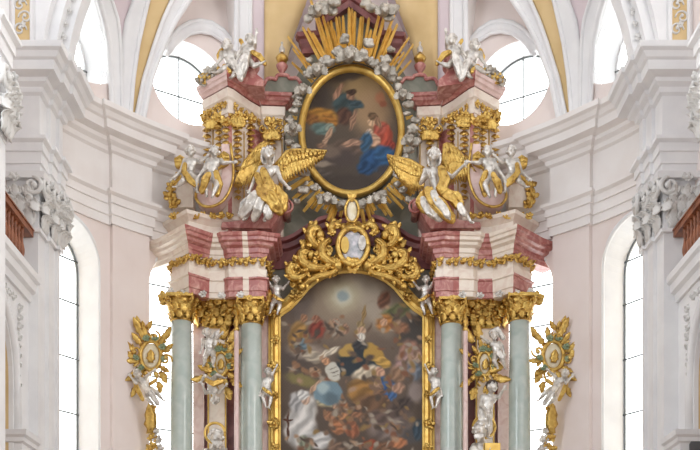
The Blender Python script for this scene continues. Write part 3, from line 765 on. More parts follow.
# ---- towers of the upper storey
TP = [(204,24.55),(228,23.98),(232,24.06),(248,24.55),(261,24.88),(263,24.78),(283,24.82),(285,25.2)]
def drop(t, px, y, pa, pb, s, seed=0, wd=.1):
    q = MB(); z0, z1 = Z(pa, y), Z(pb, y); nn = int((z0-z1)/.14); x = PXY(px, y, s)[0]; g = random.Random(seed)
    q.cluster((x, y, z0), .2, 6, seed)
    for i in range(nn):
        z = z0 - (i+.6)*(z0-z1)/nn; f = 1-.35*i/nn
        for a in (-.7, .7, 0): q.leaf((x, y-.02, z+.08), (a, -.2, -1), (a*.6,-1,0), .17*f*g.uniform(.9,1.2), .9, .36)
        q.ball((x+g.uniform(-.02,.02), y-.05, z), wd*.5*f, 7, 5)
    return q.build('gilded_drop', M['gold'], t)
for s in (-1, 1):
    t = thing('altar_tower', (*PXY(240, 24.4, s), 12.2), 'red and cream marble tower with gold drops on the %s of the oval painting' % side(s), 'tower', 'upper towers of the altar')
    p = path_of(TP, s); mats = [M['cream'], M['red'], M['pinkmarble']]
    q = MB(); q.sweep(p, [(-.4,11.9),(0,11.9),(0,14.8),(-.4,14.8)], seg_mi=segs([0,1,0,1,1,0,0], s)); q.build('shaft', mats, t)
    q = MB(); q.sweep(p, [(-.4,14.72),(.02,14.72),(.04,14.8),(0,14.82),(0,15.06),(.05,15.1),(.06,15.3),(-.4,15.34)], seg_mi=segs([0,0,0,0,0,0,0], s)); q.build('frieze', mats, t)
    q = MB(); q.sweep(p, [(-.4,15.33),(.07,15.33),(.12,15.38),(.17,15.4),(.2,15.46),(.24,15.48),(.26,15.55),(-.4,15.58)], seg_mi=segs([2,1,1,1,2,1,1], s)); q.build('cornice', mats, t)
    k = 0
    for (xa, ya), (xb, yb) in zip(p, p[1:]):
        L_ = math.hypot(xb-xa, yb-ya); nn = int(L_/.16); nrm = V((yb-ya)/L_, -(xb-xa)/L_, 0)
        for i in range(nn):
            u = (i+.5)/nn; c = V(xa+(xb-xa)*u, ya+(yb-ya)*u, 14.96) + nrm*.02
            q = MB(); q.cluster(c, .11, 5, k); q.leaf(c, (0,0,-1), nrm, .16, .8, .36); q.build('gilded_leaf', M['gold'], t); k += 1
    # gilt capitals
    for (px, y, w) in ((215,24.2,.42),(238,24.1,.3),(272,24.7,.4)):
        q = MB(); c = PXY(px, y, s)
        for i in range(4): q.leaf((c[0]+((i+.5)/4-.5)*w, y-.02, 14.42), (0,0,1), (0,-1,0), .3, 1.2, .36)
        for sg in (-1, 1): q.scroll((c[0]+sg*w*.5, y-.05, 14.66), .12, PI/2, 1.2, .035, .06, -sg)
        q.cluster((c[0], y-.05, 14.72), .12, 6, 2); q.build('capital', M['gold'], t)
    for i, (px, y, a, b) in enumerate(((207,24.42,116,172),(219,24.14,118,168),(238,24.16,120,202),(272,24.74,124,170),(226,24.0,122,160),(251,24.58,120,160))): drop(t, px, y, a, b, s, i)
    for px, y in ((213,24.32),(244,24.42),(264,24.74),(282,24.78)):
        q = MB(); c = PXY(px, y, s); q.tube([(c[0], y, 12.3), (c[0], y, 14.5)], .018, 6); q.build('gilt_edge', M['goldflat'], t)
    # volute foot
    q = MB(); q.prism(PZ([(223,150),(232,150)] + smooth_curve([(234,160),(235,178),(232,194),(225,206),(214,212),(204,211),(198,204),(199,196),(205,192),(210,194),(214,197),(220,193),(223,180),(223,160)]), 24.0, s), 23.72, 24.1); q.build('volute_foot', M['pinkmarble'], t)
    q = MB(); q.tube([(x, 23.7, z) for x, z in PZ(smooth_curve([(232,150),(235,178),(232,194),(225,206),(214,212),(204,211),(198,204),(199,196),(205,192),(209,197)]), 24.0, s)], .035, 8); q.build('gilt_edge', M['gold'], t)
    # red scroll above the cornice, seat of the two small putti
    q = MB(); q.prism(PZ([(234,86),(230,74)] + smooth_curve([(232,73),(239,72),(246,66),(249,58),(253,54),(257,55),(258,60),(254,68),(257,77),(264,83)]) + [(264,90)], 24.1, s), 23.95, 24.5); q.build('crest_scroll', M['red'], t)
    # urn on its scrolled gable
    gb = thing('scrolled_gable', (*PXY(278, 24.8, s), 15.5), 'olive marble gable with red scrolled rim under the %s urn' % side(s), 'gable', 'scrolled gables')
    out = [(264,93)] + smooth_curve([(264,87),(267,81),(272,80),(276,81),(278,77),(287,77),(290,80),(297,80),(301,85)]) + [(302,93)]
    q = MB(); q.prism(PZ(out, 24.7, s), 24.65, 25.0); q.build('body', M['olive'], gb)
    q = MB(); q.tube([(x, 24.63, z) for x, z in PZ(out[1:-1], 24.7, s)], .045, 8); q.build('rim', M['red'], gb)
    ur = thing('urn', (*PXY(282, 24.8, s), Z(78, 24.8)), 'small pink and gold urn finial on the %s side of the sunburst' % side(s), 'urn', 'urn finials')
    b = V(*PXY(282, 24.8, s), Z(78, 24.8))
    q = MB(); q.lathe(b, [(.1,0),(.09,.04),(.05,.1),(.06,.14),(.13,.24),(.15,.3),(.08,.36)], 14); q.build('body', M['red'], ur)
    q = MB(); q.lathe(b + V(0,0,.36), [(.06,0),(.13,.06),(.16,.12),(.12,.18),(.06,.2),(.05,.26)], 14); q.build('collar', M['gold'], ur)
    q = MB(); q.lathe(b + V(0,0,.6), [(.04,0),(.07,.06),(.075,.12),(.03,.2),(.02,.24),(.035,.27),(.005,.31)], 12); q.build('knob', M['silver'], ur)
# red gable and cornice fragments of the crown
cr = thing('crown_gable', (0, 25.0, 16.6), 'broken red marble gable behind the gold rays at the top of the altar', 'gable')
q = MB(); q.upright([(x, z) for x, z in [(X(318,24.9), Z(24,24.9)), (X(340,24.9), Z(8,24.9)), (X(349,24.9), Z(2,24.9)), (X(358,24.9), Z(8,24.9)), (X(382,24.9), Z(25,24.9))]], [(-.12,-.3),(-.12,.1),(0,.14),(.02,.22),(.1,.24),(.12,-.3)], 24.95); q.smooth = False; q.build('gable_rim', M['darkred'], cr)
for s in (-1, 1):
    q = MB(); pth = path_of([(301,25.05),(302,24.95),(319,24.9),(320,25.3)], s); z0 = Z(41, 24.8); q.sweep(pth, [(-.2,z0-.22),(0,z0-.22),(.0,z0-.08),(.05,z0),(.07,z0+.1),(.13,z0+.14),(.15,z0+.24),(-.2,z0+.26)]); q.build('cornice_fragment', M['darkred'], cr)
q = MB(); q.prism(PZ([(322,30),(326,22),(350,4),(377,22),(381,30),(381,60),(322,60)], 25.1, -1), 25.05, 25.3); q.build('back_panel', M['olive'], cr)
# ================================================================== PAINTINGS
def paint(points, blobs, base, jitter=5, seed=1):
    """points (n,2) in canvas pixels -> linear colours; blobs are soft strokes (x, y, rx, ry, angle, colour, edge)"""
    P_ = np.array(points, float); rng = np.random.default_rng(seed)
    wob = np.stack([np.sin(P_[:,1]*.55+P_[:,0]*.21)+np.sin(P_[:,0]*.83-P_[:,1]*.37), np.cos(P_[:,0]*.49-P_[:,1]*.33)+np.sin(P_[:,1]*.91+P_[:,0]*.5)], 1)*.34
    Q = P_ + wob
    c = base(P_).astype(float)
    for (x, y, rx, ry, a, col, edge) in blobs:
        t = math.radians(a); dx, dy = Q[:,0]-x, Q[:,1]-y
        u = (dx*math.cos(t)+dy*math.sin(t))/rx; v = (-dx*math.sin(t)+dy*math.cos(t))/ry
        d = np.sqrt(u*u+v*v); k = np.clip((1.0-d)/edge+.5, 0, 1)[:,None]; k = k*k*(3-2*k)
        fold = 1 + (.16 if .36 < edge < .75 else 0)*np.sin(u*6+v*5+x+np.sin(v*4+y))[:,None]
        c = c*(1-k) + np.array(col, float)*fold*k
    c += (np.sin(P_[:,0]*1.9)*np.cos(P_[:,1]*1.7)*jitter*.5)[:,None] + rng.normal(0, jitter*.25, (len(P_),1))
    m_ = c.mean(1)[:,None]; c = (m_ + (c-m_)*.85)*.92
    s = np.clip(c, 0, 255)/255
    l = np.where(s <= .04045, s/12.92, ((s+.055)/1.055)**2.4)
    return np.concatenate([l, np.ones((len(l),1))], 1)
def canvas(name, pix, faces, y, blobs, base, parent, seed):
    me = bpy.data.meshes.new(name); me.from_pydata([tuple(W(px, py, y)) for px, py in pix], [], faces)
    at = me.attributes.new('paint', 'FLOAT_COLOR', 'POINT'); at.data.foreach_set('color', paint(pix, blobs, base, seed=seed).ravel())
    return link_mesh(name, me, M['canvas'], parent)
# ---- the large altarpiece
YP = 24.75
half = [(280,540),(280,317),(284,314),(290,310),(296,304),(299.5,300),(303,296),(309,289),(316,283),(324,278.5),(333,275),(342,273),(351.5,272.4)]
def top_at(px):
    d = -abs(px-351.5)+351.5
    for (xa, ya), (xb, yb) in zip(half[1:], half[2:]):
        if xa <= d <= xb: return ya + (yb-ya)*(d-xa)/(xb-xa)
    return 317
NX, NY = 190, 330; pix = []; fc = []
for j in range(NY+1):
    for i in range(NX+1):
        px = 280.2 + (422.6-280.2)*i/NX; t = top_at(px); pix.append((px, t + (538-t)*j/NY))
for j in range(NY):
    for i in range(NX): a = j*(NX+1)+i; fc.append((a, a+1, a+NX+2, a+NX+1))
def base_main(P_):
    g = np.clip((P_[:,1]-270)/180, 0, 1)[:,None]; return np.array([124,104,88])*(1-g) + np.array([88,72,60])*g
A_ = [ # sky and clouds
 (343,300,40,34,0,(150,130,108),1.2),(372,300,14,34,-28,(168,152,132),.9),(343,296,17,16,0,(186,172,140),1.0),(343,296,9,9,0,(206,200,176),.9),(343,296,5.5,5.5,0,(150,164,164),.8),
 (298,300,14,22,20,(108,92,82),.8),(415,335,16,22,0,(74,66,60),.9),(292,362,22,14,10,(88,74,66),.9),(308,352,20,8,10,(152,134,118),.8),
 # left group
 (298,336,9,15,15,(172,126,62),.6),(304,318,3.5,4,0,(160,112,80),.5),(317,329,8,10,0,(136,56,42),.6),(316,319,4,4,0,(150,96,72),.5),(334,331,7,8,0,(122,98,80),.7),(336,322,3.5,4,0,(168,126,100),.5),(345,329,4,5,0,(160,118,92),.6),
 (301,345,6,7,30,(98,118,128),.6),(312,356,10,6,20,(176,160,138),.7),(302,380,16,6,15,(136,122,70),.8),(315,372,6,5,0,(170,130,96),.6),
 # right group
 (397,311,16,7,-20,(104,106,66),.7),(385,323,9,9,30,(176,112,52),.6),(384,322,4,4,0,(196,148,112),.5),(401,328,8,6,0,(150,100,70),.7),(384,300,6,9,20,(112,70,50),.7),(410,350,10,10,0,(160,112,92),.7),(405,362,9,14,30,(164,128,122),.7),(414,372,8,10,0,(110,118,130),.7),(418,357,5,5,0,(178,140,116),.6),(398,374,8,8,0,(150,112,84),.7),
 # bishop in the middle
 (359,362,22,12,8,(44,52,58),.34),(347,368,10,8,0,(48,56,62),.34),(349,350,11,6,-25,(192,150,70),.34),(371,352,14,8,30,(186,142,60),.34),(359,352,5,11,0,(46,52,58),.34),(383,362,9,5,25,(196,150,66),.5),(360,345,8,5,0,(56,54,56),.5),(361,331,5,5.5,0,(196,160,126),.4),(361,337,4,5,0,(214,206,190),.5),(361,325,4,4,0,(150,126,84),.5),(364,314,2,9,10,(150,118,70),.6),
 (333,372,7,10,-18,(206,200,184),.35),(333,368,5,.6,-18,(120,112,104),.5),(334,372,5,.6,-18,(120,112,104),.5),(335,376,5,.6,-18,(120,112,104),.5),(329,352,11,3.2,-25,(206,190,166),.5),(326,361,4,4,0,(196,140,100),.5),
 # globe and woman in white
 (328,393,14.5,13,0,(112,142,158),.22),(324,388,6,6,0,(168,188,190),.7),(328,402,12,5,0,(176,160,120),.6),
 (304,412,12,20,15,(190,184,176),.5),(300,428,16,20,0,(206,200,194),.5),(318,440,16,9,10,(196,192,188),.5),(296,402,7,10,0,(168,164,162),.5),(306,399,4.5,5.5,0,(196,160,136),.5),(303,395,6,5,0,(206,202,196),.5),(316,386,9,2.6,-45,(196,154,122),.5),(288,426,1.3,14,0,(92,56,40),.4),(288,420,5,1.2,0,(92,56,40),.4),(305,444,6,9,-30,(132,136,112),.6),
 # centre right
 (362,392,15,13,20,(160,112,52),.5),(372,406,18,12,0,(112,80,56),.7),(366,372,14,6,-18,(206,188,160),.45),(380,372,5,5,0,(196,146,116),.45),(386,386,11,8,35,(52,86,140),.45),(392,394,5,7,0,(62,96,146),.5),(378,385,4,6,0,(196,150,122),.5),(398,388,7,5,-20,(176,132,106),.6),
 # putti and clouds below
 (343,411,6,9,10,(186,124,80),.5),(336,405,4,4,0,(190,140,104),.5),(338,427,8,7,30,(176,110,70),.55),(352,429,7,9,-20,(160,92,60),.55),(330,416,6,5,0,(160,108,76),.6),(356,414,6,6,0,(150,100,70),.6),
 (390,424,22,15,-15,(124,106,98),.7),(398,409,16,8,-25,(88,70,62),.6),(380,418,12,7,20,(104,82,72),.7),(405,402,12,5,-30,(74,60,54),.6),(416,392,8,10,0,(150,132,124),.8),(412,436,10,8,0,(84,78,76),.8),
 (371,447,10,7,0,(176,62,36),.5),(398,443,9,5,-10,(190,116,72),.6),(383,448,10,6,0,(120,84,60),.6),(338,448,10,6,0,(130,100,80),.7),(418,430,5,10,0,(56,74,88),.7),
 # lower part, mostly below the frame
 (320,480,24,22,0,(146,132,122),.7),(372,480,26,20,0,(110,76,58),.7),(400,500,20,22,0,(86,72,66),.8),(340,512,30,18,0,(96,84,74),.8)]
hh = random.Random(4)
TONES = [(176,138,106),(150,106,74),(128,98,76),(104,82,66),(84,68,58),(164,148,128),(136,86,60),(150,116,66)]
for cx_, cy_, sx, sy, cnt in ((302,340,14,18,26),(334,328,16,8,18),(396,325,18,16,26),(408,364,12,18,30),(330,376,18,10,14),(345,414,18,16,44),(390,420,24,18,36),(380,384,14,12,20),(310,440,20,10,16),(370,446,30,6,26),(362,356,24,14,16),(305,372,14,10,12)):
    for i in range(cnt): A_.insert(len(A_)-hh.randint(0, 40), (cx_+hh.gauss(0, .6)*sx, cy_+hh.gauss(0, .6)*sy, hh.uniform(1.5, 5), hh.uniform(1.0, 2.8), hh.uniform(-70, 70), hh.choice(TONES), 1.25))
A_ += [(328,393,13,12,0,(116,142,154),.2),(323,388,6,5.5,0,(166,186,188),.9),(332,399,8,6,20,(92,112,122),.9),(333,372,6.5,9.5,-18,(204,198,182),.3),(333,368,4.6,.5,-18,(130,120,110),.6),(334,372,4.6,.5,-18,(130,120,110),.6),(335,376,4.6,.5,-18,(130,120,110),.6),(361,331,3.6,4.2,0,(190,150,118),.5),(361,336,3,3.6,0,(206,198,184),.6)]
mp = thing('altarpiece_painting', (0.012, YP, 5.0), 'large arched altar painting of a crowded heavenly scene in gilt frame', 'painting')
cv = canvas('canvas', pix, fc, YP, A_, base_main, mp, 2)
full = half + [(703-x, y) for x, y in half[-2::-1]]
pz = [(X(x, YP), Z(y, YP)) for x, y in full]
q = MB(); q.smooth = False
q.upright(pz, [(-.02,-.05),(-.02,.03),(.03,.06),(.05,.03),(.12,.05),(.17,.14),(.22,.13),(.24,.06),(.28,.06),(.30,-.05)], YP, closed=True); fr = q.build('frame', M['goldflat'], mp)
k = 0
for s in (-1, 1):
    for px, py, sz, nn in ((274,312,.22,7),(296,296,.2,6),(275,340,.15,6),(274,368,.2,7),(275,395,.15,6),(274,424,.2,7),(275,447,.15,6),(304,286,.15,6)):
        q = MB(); c = W(px, py, YP-.12); 
        if s > 0: c.x = 2*X(351.5, YP) - c.x
        q.cluster(c, sz, nn, k); q.build('frame_ornament', M['gold'], fr); k += 1
# ---- the oval painting
YO = 24.85; OX, OY, ORX, ORY = 351.5, 131.5, 47.5, 60.0
pix = [(OX, OY)]; fc = []; NR, NA = 80, 200
for i in range(1, NR+1):
    for k in range(NA): a = 2*PI*k/NA; pix.append((OX+ORX*i/NR*math.cos(a), OY+ORY*i/NR*math.sin(a)))
for k in range(NA): fc.append((0, 1+k, 1+(k+1)%NA))
for i in range(NR-1):
    for k in range(NA): a = 1+i*NA; fc.append((a+k, a+NA+k, a+NA+(k+1)%NA, a+(k+1)%NA))
def base_oval(P_):
    g = np.clip((P_[:,1]-70)/125, 0, 1)[:,None]; return np.array([104,86,66])*(1-g) + np.array([78,66,58])*g
B_ = [(362,92,20,24,20,(172,138,90),1.2),(372,112,18,22,0,(166,130,92),1.2),(316,96,14,20,0,(76,64,56),1.0),(345,75,22,6,-10,(84,70,60),.9),(380,98,5,6,0,(176,112,76),.8),(383,104,4,3,0,(160,92,64),.8),
 (345,104,13,11,20,(62,78,78),.5),(356,104,8,4,15,(58,74,80),.5),(338,92,10,3,-60,(168,122,94),.5),(351,95.5,4.5,5,0,(150,108,82),.45),(351,92,5,3,0,(74,52,40),.5),(344,116,8,9,0,(90,58,44),.6),(353,120,3,10,15,(150,110,84),.6),
 (322,115,15,7,8,(178,120,42),.5),(330,120,9,5,30,(164,104,36),.5),(312,119,8,5,0,(140,88,40),.6),(322,129,12,6,5,(94,116,108),.5),(330,127,5,4,0,(130,140,124),.6),(328,136,2.8,10,28,(178,138,108),.45),(322,146,5,3,0,(140,104,80),.6),(308,140,8,12,0,(88,76,66),.9),
 (349,148,22,9,-12,(104,82,68),.7),(340,158,18,9,0,(80,66,60),.8),(330,152,10,6,0,(116,96,80),.8),
 (383,135,9.5,13,-10,(182,72,50),.4),(380,128,7,6,0,(170,78,60),.5),(374,140,7,6,30,(196,150,118),.5),(390,146,5,6,0,(160,56,42),.5),(371.5,121,4,5,0,(206,164,124),.4),(373,116.5,5.5,4,20,(112,84,58),.5),(378,122,3,6,-20,(150,110,80),.6),(369,133,4,4,0,(206,170,140),.5),
 (366,142,6,10,15,(50,84,112),.5),(374,160,14,11,-12,(36,76,122),.4),(385,155,12,9,20,(44,86,130),.45),(366,168,9,7,0,(32,66,106),.5),(352,143,10,3.4,-8,(166,124,98),.6),(388,170,12,5,0,(70,62,62),.8),
 (322,178,12,8,0,(92,80,72),.6),(318,164,14,3,0,(150,132,112),.8),(350,182,34,7,0,(74,62,54),.8)]
ov = thing('oval_painting', (0, YO, Z(200, YO)), 'oval painting of a winged figure and kneeling figure in red and blue', 'painting')
canvas('canvas', pix, fc, YO, B_, base_oval, ov, 5)
ring = [(X(OX+ORX*math.cos(a), YO), Z(OY-ORY*math.sin(a), YO)) for a in [-2*PI*k/96 for k in range(96)]]
q = MB(); q.upright(ring, [(-.03,-.04),(-.03,.02),(.0,.07),(.05,.1),(.10,.12),(.14,.08),(.15,-.04)], YO, closed=True); q.build('frame', M['goldflat'], ov)

# ================================================================== GLORY OF RAYS AND CLOUDS
YR = 24.65
sb = thing('sunburst', (0, YR, Z(130, YR)), 'gilded sunburst of straight rays round the oval painting', 'sunburst')
g = random.Random(11)
def ray(px0, py0, px1, py1, w, y):
    f = math.hypot((px0-OX)/ORX, (py0-OY)/ORY); k_ = max(1, 1.17/f); px0, py0 = OX+(px0-OX)*k_, OY+(py0-OY)*k_
    a, b = W(px0, py0, y), W(px1, py1, y); d = (b-a).normalized(); sd = V(-d.z, 0, d.x); q = MB(); q.smooth = False
    w0, w1 = w*1.0, w*.62; t = .035
    vs = []
    for p, ww in ((a, w0), (b, w1)):
        vs += [p - sd*ww + V(0, t, 0), p + V(0, -t*1.2, 0), p + sd*ww + V(0, t, 0)]
    q.add(vs, [(0,1,2),(5,4,3),(0,3,4,1),(1,4,5,2),(2,5,3,0)]); q.build('ray', M['raygold'], sb)
tops = [(288,36,330,96),(293,48,325,92),(300,54,328,90),(303,27,330,80),(308,28,333,78),(313,33,334,76),(311,0,334,74),(318,16,337,76),(323,16,338,72),(328,22,341,70),(331,21,341,68),(336,17,343,64),(339,17,344,62),(343,16,346,62),(349,8,350,62),(352,9,351.5,62),(355,12,353,62),(361,17,357,62),(363,17,359,64),(369,18,362,66),(380,11,366,68),(384,18,369,70),(387,6,369,70),(376,36,366,66),(394,14,372,74),(391,28,372,74),(397,24,374,78),(394,30,372,78),(409,37,378,84),(404,52,377,88),(413,44,380,92),(334,30,342,66),(371,30,363,66),(292,62,324,96),(411,60,380,96)]
for i, (x0, y0, x1, y1) in enumerate(tops): ray(x1, y1, x0, y0, .054 if 300 < x0 < 400 else .042, YR - .05*(i % 3))
low = []
for k in range(34):
    a = math.radians(36 + 108*k/33 + g.uniform(-1.5, 1.5)); 
    if 84 < math.degrees(a) < 96: continue
    rr = g.uniform(1.36, 1.62); low.append((OX+ORX*1.15*math.cos(a), OY+ORY*1.1*math.sin(a), OX+ORX*rr*1.2*math.cos(a), OY+ORY*min(rr, 1.57)*math.sin(a)))
for i, (x0, y0, x1, y1) in enumerate(low): ray(x0, y0, x1, y1, .062, YR - .15 - .05*(i % 3))
for sg in (-1, 1):
    for k in range(5):
        a = math.radians(60 + k*60/5 - 72); ray(OX+sg*ORX*1.15*math.cos(a), OY+ORY*1.1*math.sin(a), OX+sg*ORX*g.uniform(1.3,1.42)*math.cos(a), OY+ORY*g.uniform(1.2,1.3)*math.sin(a), .05, YR)
def push(px, py, least):
    f = math.hypot((px-OX)/ORX, (py-OY)/ORY); k_ = max(1, least/f); return OX+(px-OX)*k_, OY+(py-OY)*k_
def puff(px, py, y, r, seed):
    px, py = push(px, py, 1.16 + r/70)
    q = MB(); h = random.Random(seed); c = W(px, py, y); r = r*y/F
    q.ball(c, (r, r*.7, r*.8), 12, 9)
    for k in range(6):
        a = h.uniform(0, 2*PI); b = h.uniform(.35, .62)*r; q.ball(c + V(math.cos(a)*r*.8, -h.uniform(0, .5)*r, math.sin(a)*r*.62), (b*1.15, b, b*.85), 10, 7)
    return link_mesh('cloud', fused(q, max(.022, r*.11), 2), M['cloudsilver'], cw)
cw = thing('cloud_wreath', (0, YR, Z(130, YR)), 'wreath of silver clouds and cherub heads round the oval gilt frame', 'clouds')
def cherub(px, py, y, r, parent, tilt=0):
    """a child's head with small wings"""
    px, py = push(px, py, 1.17 + r/70)
    c = W(px, py, y); r = r*y/F; q = MB()
    q.ball(c, (r*.92, r, r*1.08), 14, 10); q.ball(c+V(0,-r*.98,-r*.1), r*.2); q.ball(c+V(-r*.4,-r*.72,-r*.3), r*.38); q.ball(c+V(r*.4,-r*.72,-r*.3), r*.38)
    q.ball(c+V(0,-r*.75,-r*.72), r*.28); q.cap(c+V(-r*.55,-r*.78,r*.2), c+V(-r*.15,-r*.9,r*.2), r*.13, r*.13); q.cap(c+V(r*.55,-r*.78,r*.2), c+V(r*.15,-r*.9,r*.2), r*.13, r*.13); q.cap(c+V(-r*.2,-r*.9,-r*.45), c+V(r*.2,-r*.9,-r*.45), r*.1, r*.1)
    h = link_mesh('cherub_head', fused(q, r*.1, 1), M['cloudsilver'], parent)
    q = MB(); gg = random.Random(int(px*7+py))
    for k in range(14):
        a = gg.uniform(0, PI); b = gg.uniform(-.3, .9); q.ball(c + V(math.cos(a)*r*.82*math.cos(b*.6), r*b*.5, math.sin(a)*r*.85+r*.3), r*.34, 8, 6)
    q.build('hair', M['cloudsilver'], h)
    for s in (-1, 1):
        q = MB()
        for k in range(5): q.leaf(c + V(s*r*.7, r*.1, -r*.5), (s*math.cos(-.3+k*.32), 0, math.sin(-.3+k*.32)), (0,-1,0), r*1.6, .6, .2)
        q.build('wing', M['cloudsilver'], h)
k = 0
for i in range(60):
    a = 2*PI*i/60 + .07; f = (1.2, 1.34, 1.27)[i % 3]; sc = 4.8
    px, py = OX + ORX*f*math.cos(a) , OY + ORY*(f-.08)*math.sin(a)
    puff(px + g.uniform(-2,2), py + g.uniform(-2,2), YR-.2-.06*(i%2), sc*g.uniform(.6,1.05), i)
for i, (px, py, r) in enumerate([(347,64,9),(338,52,9),(362,56,9),(372,68,7),(328,62,8),(322,72,7),(352,50,7),(344,40,7),(368,44,7),(358,68,7),(334,198,6),(340,204,5),(364,204,5),(303,190,7),(296,202,5),(402,190,6),(410,200,6),(345,190,6),(315,12,9),(324,6,9),(334,3,8),(332,12,7),(372,8,8),(382,12,8),(388,18,7),(366,3,8),(393,10,8),(308,20,6),(320,68,7),(309,75,6),(392,78,7),(398,88,6),(385,60,7),(310,60,5),(391,50,5)]):
    puff(px, py, YR-.28-.05*(i%3), r*.7, 100+i)
for px, py, r in ((317,70,5.5),(349,57,6.5),(384,72,5.5),(306,92,4.5),(396,100,4.5),(298,128,4.5),(405,140,4.5),(330,192,5),(374,192,5),(301,172,4.5),(402,170,4.5),(318,10,5),(385,10,5)): cherub(px, py, YR-.55, r, cw)
# heart shaped emblem under the oval
em = thing('flaming_emblem', (X(352,24.3), 24.3, Z(220,24.3)), 'white and gold flaming heart emblem under the oval painting', 'emblem')
q = MB(); q.ball(W(352,212,23.95), (.12,.08,.24), 16, 12); q.build('heart', M['ivory'], em)
q = MB(); c = W(352,211,23.95); q.tube([c + V(math.cos(2*PI*k/24)*.16, -.02, math.sin(2*PI*k/24)*.28) for k in range(25)], .035, 6)
for k in range(5): q.leaf(c + V(0,0,.22), (math.sin(-.6+.3*k),0,math.cos(-.6+.3*k)), (0,-1,0), .22, .5, .22)
q.build('gilt_rim', M['gold'], em)

# ================================================================== CARTOUCHE ABOVE THE LARGE PAINTING
YC = 24.3
ct = thing('gilded_cartouche', (X(352,YC), YC, Z(280,YC)), 'large gilded scrollwork cartouche crowning the arched painting', 'cartouche')
q = MB(); q.ball(W(353,247,YC-.08), (.3,.07,.38), 24, 14); md = q.build('medallion', M['bluewhite'], ct)
q = MB(); q.prism([(W(345,247,YC).x+.1*math.cos(a), Z(248,YC)+.2*math.sin(a)) for a in [2*PI*k/14 for k in range(14)]], YC-.2, YC-.1); q.build('charge', M['goldflat'], md)
q = MB(); q.prism([(W(362,247,YC).x+.09*math.cos(a), Z(246,YC)+.18*math.sin(a)) for a in [2*PI*k/14 for k in range(14)]], YC-.2, YC-.1); q.build('charge', M['silver'], md)
q = MB(); c = W(353,247,YC-.08); q.tube([c + V(math.cos(2*PI*k/40)*.36, -.05, math.sin(2*PI*k/40)*.45) for k in range(41)], .07, 8); q.build('medallion_rim', M['gold'], ct)
def px_scroll(px, py, r, a0, turns, w, sgn, s, out=.1):
    q = MB(); c = W(px if s < 0 else 706-px, py, YC); rr = r*YC/F
    q.scroll(c, rr, a0 if s < 0 else PI-a0, turns, w, out, sgn if s < 0 else -sgn); q.build('scroll', M['gold'], ct)
def px_leaf(px, py, dx, dz, size, s, n=1):
    q = MB(); c = W(px if s < 0 else 706-px, py, YC+.05); d = V(dx if s < 0 else -dx, 0, dz); q.leaf(c, d, (0,-1,0), size*YC/F, .9, .36)
    for t in (-.5, .5): q.leaf(c, V(d.x*math.cos(t)-d.z*math.sin(t), 0, d.x*math.sin(t)+d.z*math.cos(t)), (0,-1,0), size*.75*YC/F, .9, .34)
    q.build('acanthus_leaf', M['gold'], ct)
def px_band(pts, w, s, bulge=.12):
    """a heavy curved band of scrollwork"""
    q = MB(); P_ = [W(x if s < 0 else 706-x, y, YC-bulge*math.sin(PI*i/(len(pts)-1))) for i, (x, y) in enumerate(pts)]; fine = []
    for i in range(len(P_)-1):
        for u in range(5): fine.append(P_[i].lerp(P_[i+1], u/5))
    fine.append(P_[-1]); fine = [fine[0]] + [(fine[i-1]+fine[i]*2+fine[i+1])/4 for i in range(1, len(fine)-1)] + [fine[-1]]
    n_ = len(fine)-1; q.tube(fine, [w*(.55+.6*math.sin(PI*(.1+.8*i/n_))) for i in range(n_+1)], 10); q.tube([f + V(0,-w*.9,0) for f in fine], [w*.3]*(n_+1), 6); q.ball(fine[-1]+V(0,-.03,0), w*1.3, 10, 8)
    for i in range(2, n_-2, 3):
        d = (fine[i+1]-fine[i-1]).normalized(); o = V(-d.z, 0, d.x)*(1 if (i//3) % 2 else -1); q.leaf(fine[i]+V(0,-w*.3,0)+o*w*.5, o*.9+d*.7, V(0,-1,0), w*1.9, .9, .3)
    q.build('scroll', M['gold'], ct)
for s in (-1, 1):
    px_band([(338,262),(326,268),(312,268),(302,262),(300,254),(306,251),(311,256)], .1, s)
    px_band([(330,240),(322,246),(322,256),(330,262),(338,266)], .11, s)
    px_band([(322,250),(314,244),(309,236),(311,229),(318,229),(320,236)], .1, s)
    px_band([(334,236),(330,228),(336,224),(344,228)], .08, s)
    px_band([(310,272),(300,278),(292,277),(288,270),(291,264),(297,267)], .085, s)
    px_band([(340,268),(330,274),(320,276),(310,280),(302,287)], .075, s)
    px_scroll(317,263,8,PI/2,1.3,.05,1,s); px_scroll(329,252,8,0,1.3,.05,-1,s); px_scroll(296,271,7,PI,1.3,.045,-1,s); px_scroll(314,236,6,0,1.3,.045,1,s)
    for a in ((316,233,-.6,1,14),(309,262,-1,.2,15),(302,272,-.9,.5,14),(293,276,-.8,.9,12),(296,280,-.5,-1,12),(326,262,-.6,-.8,13),(336,228,-.3,1,11),(324,240,-.9,.6,13),(320,270,-.5,-1,10),(307,246,-1,.6,10),(335,270,-.3,-1,10),(300,262,-1,.4,10),(313,244,-.8,-.5,10)): px_leaf(*a, s)
    for i, (px, py) in enumerate(((327,251),(318,258),(336,262),(306,270),(312,240),(332,233),(290,277),(323,270))):
        q = MB(); q.cluster(W(px if s < 0 else 706-px, py, YC-.12), .13, 6, i); q.build('rosette', M['gold'], ct)
q = MB(); q.cluster(W(353,266,YC-.1), .26, 9, 5); q.build('shell', M['gold'], ct)
q = MB(); q.cluster(W(353,226,YC-.05), .24, 9, 6); q.build('shell', M['gold'], ct)
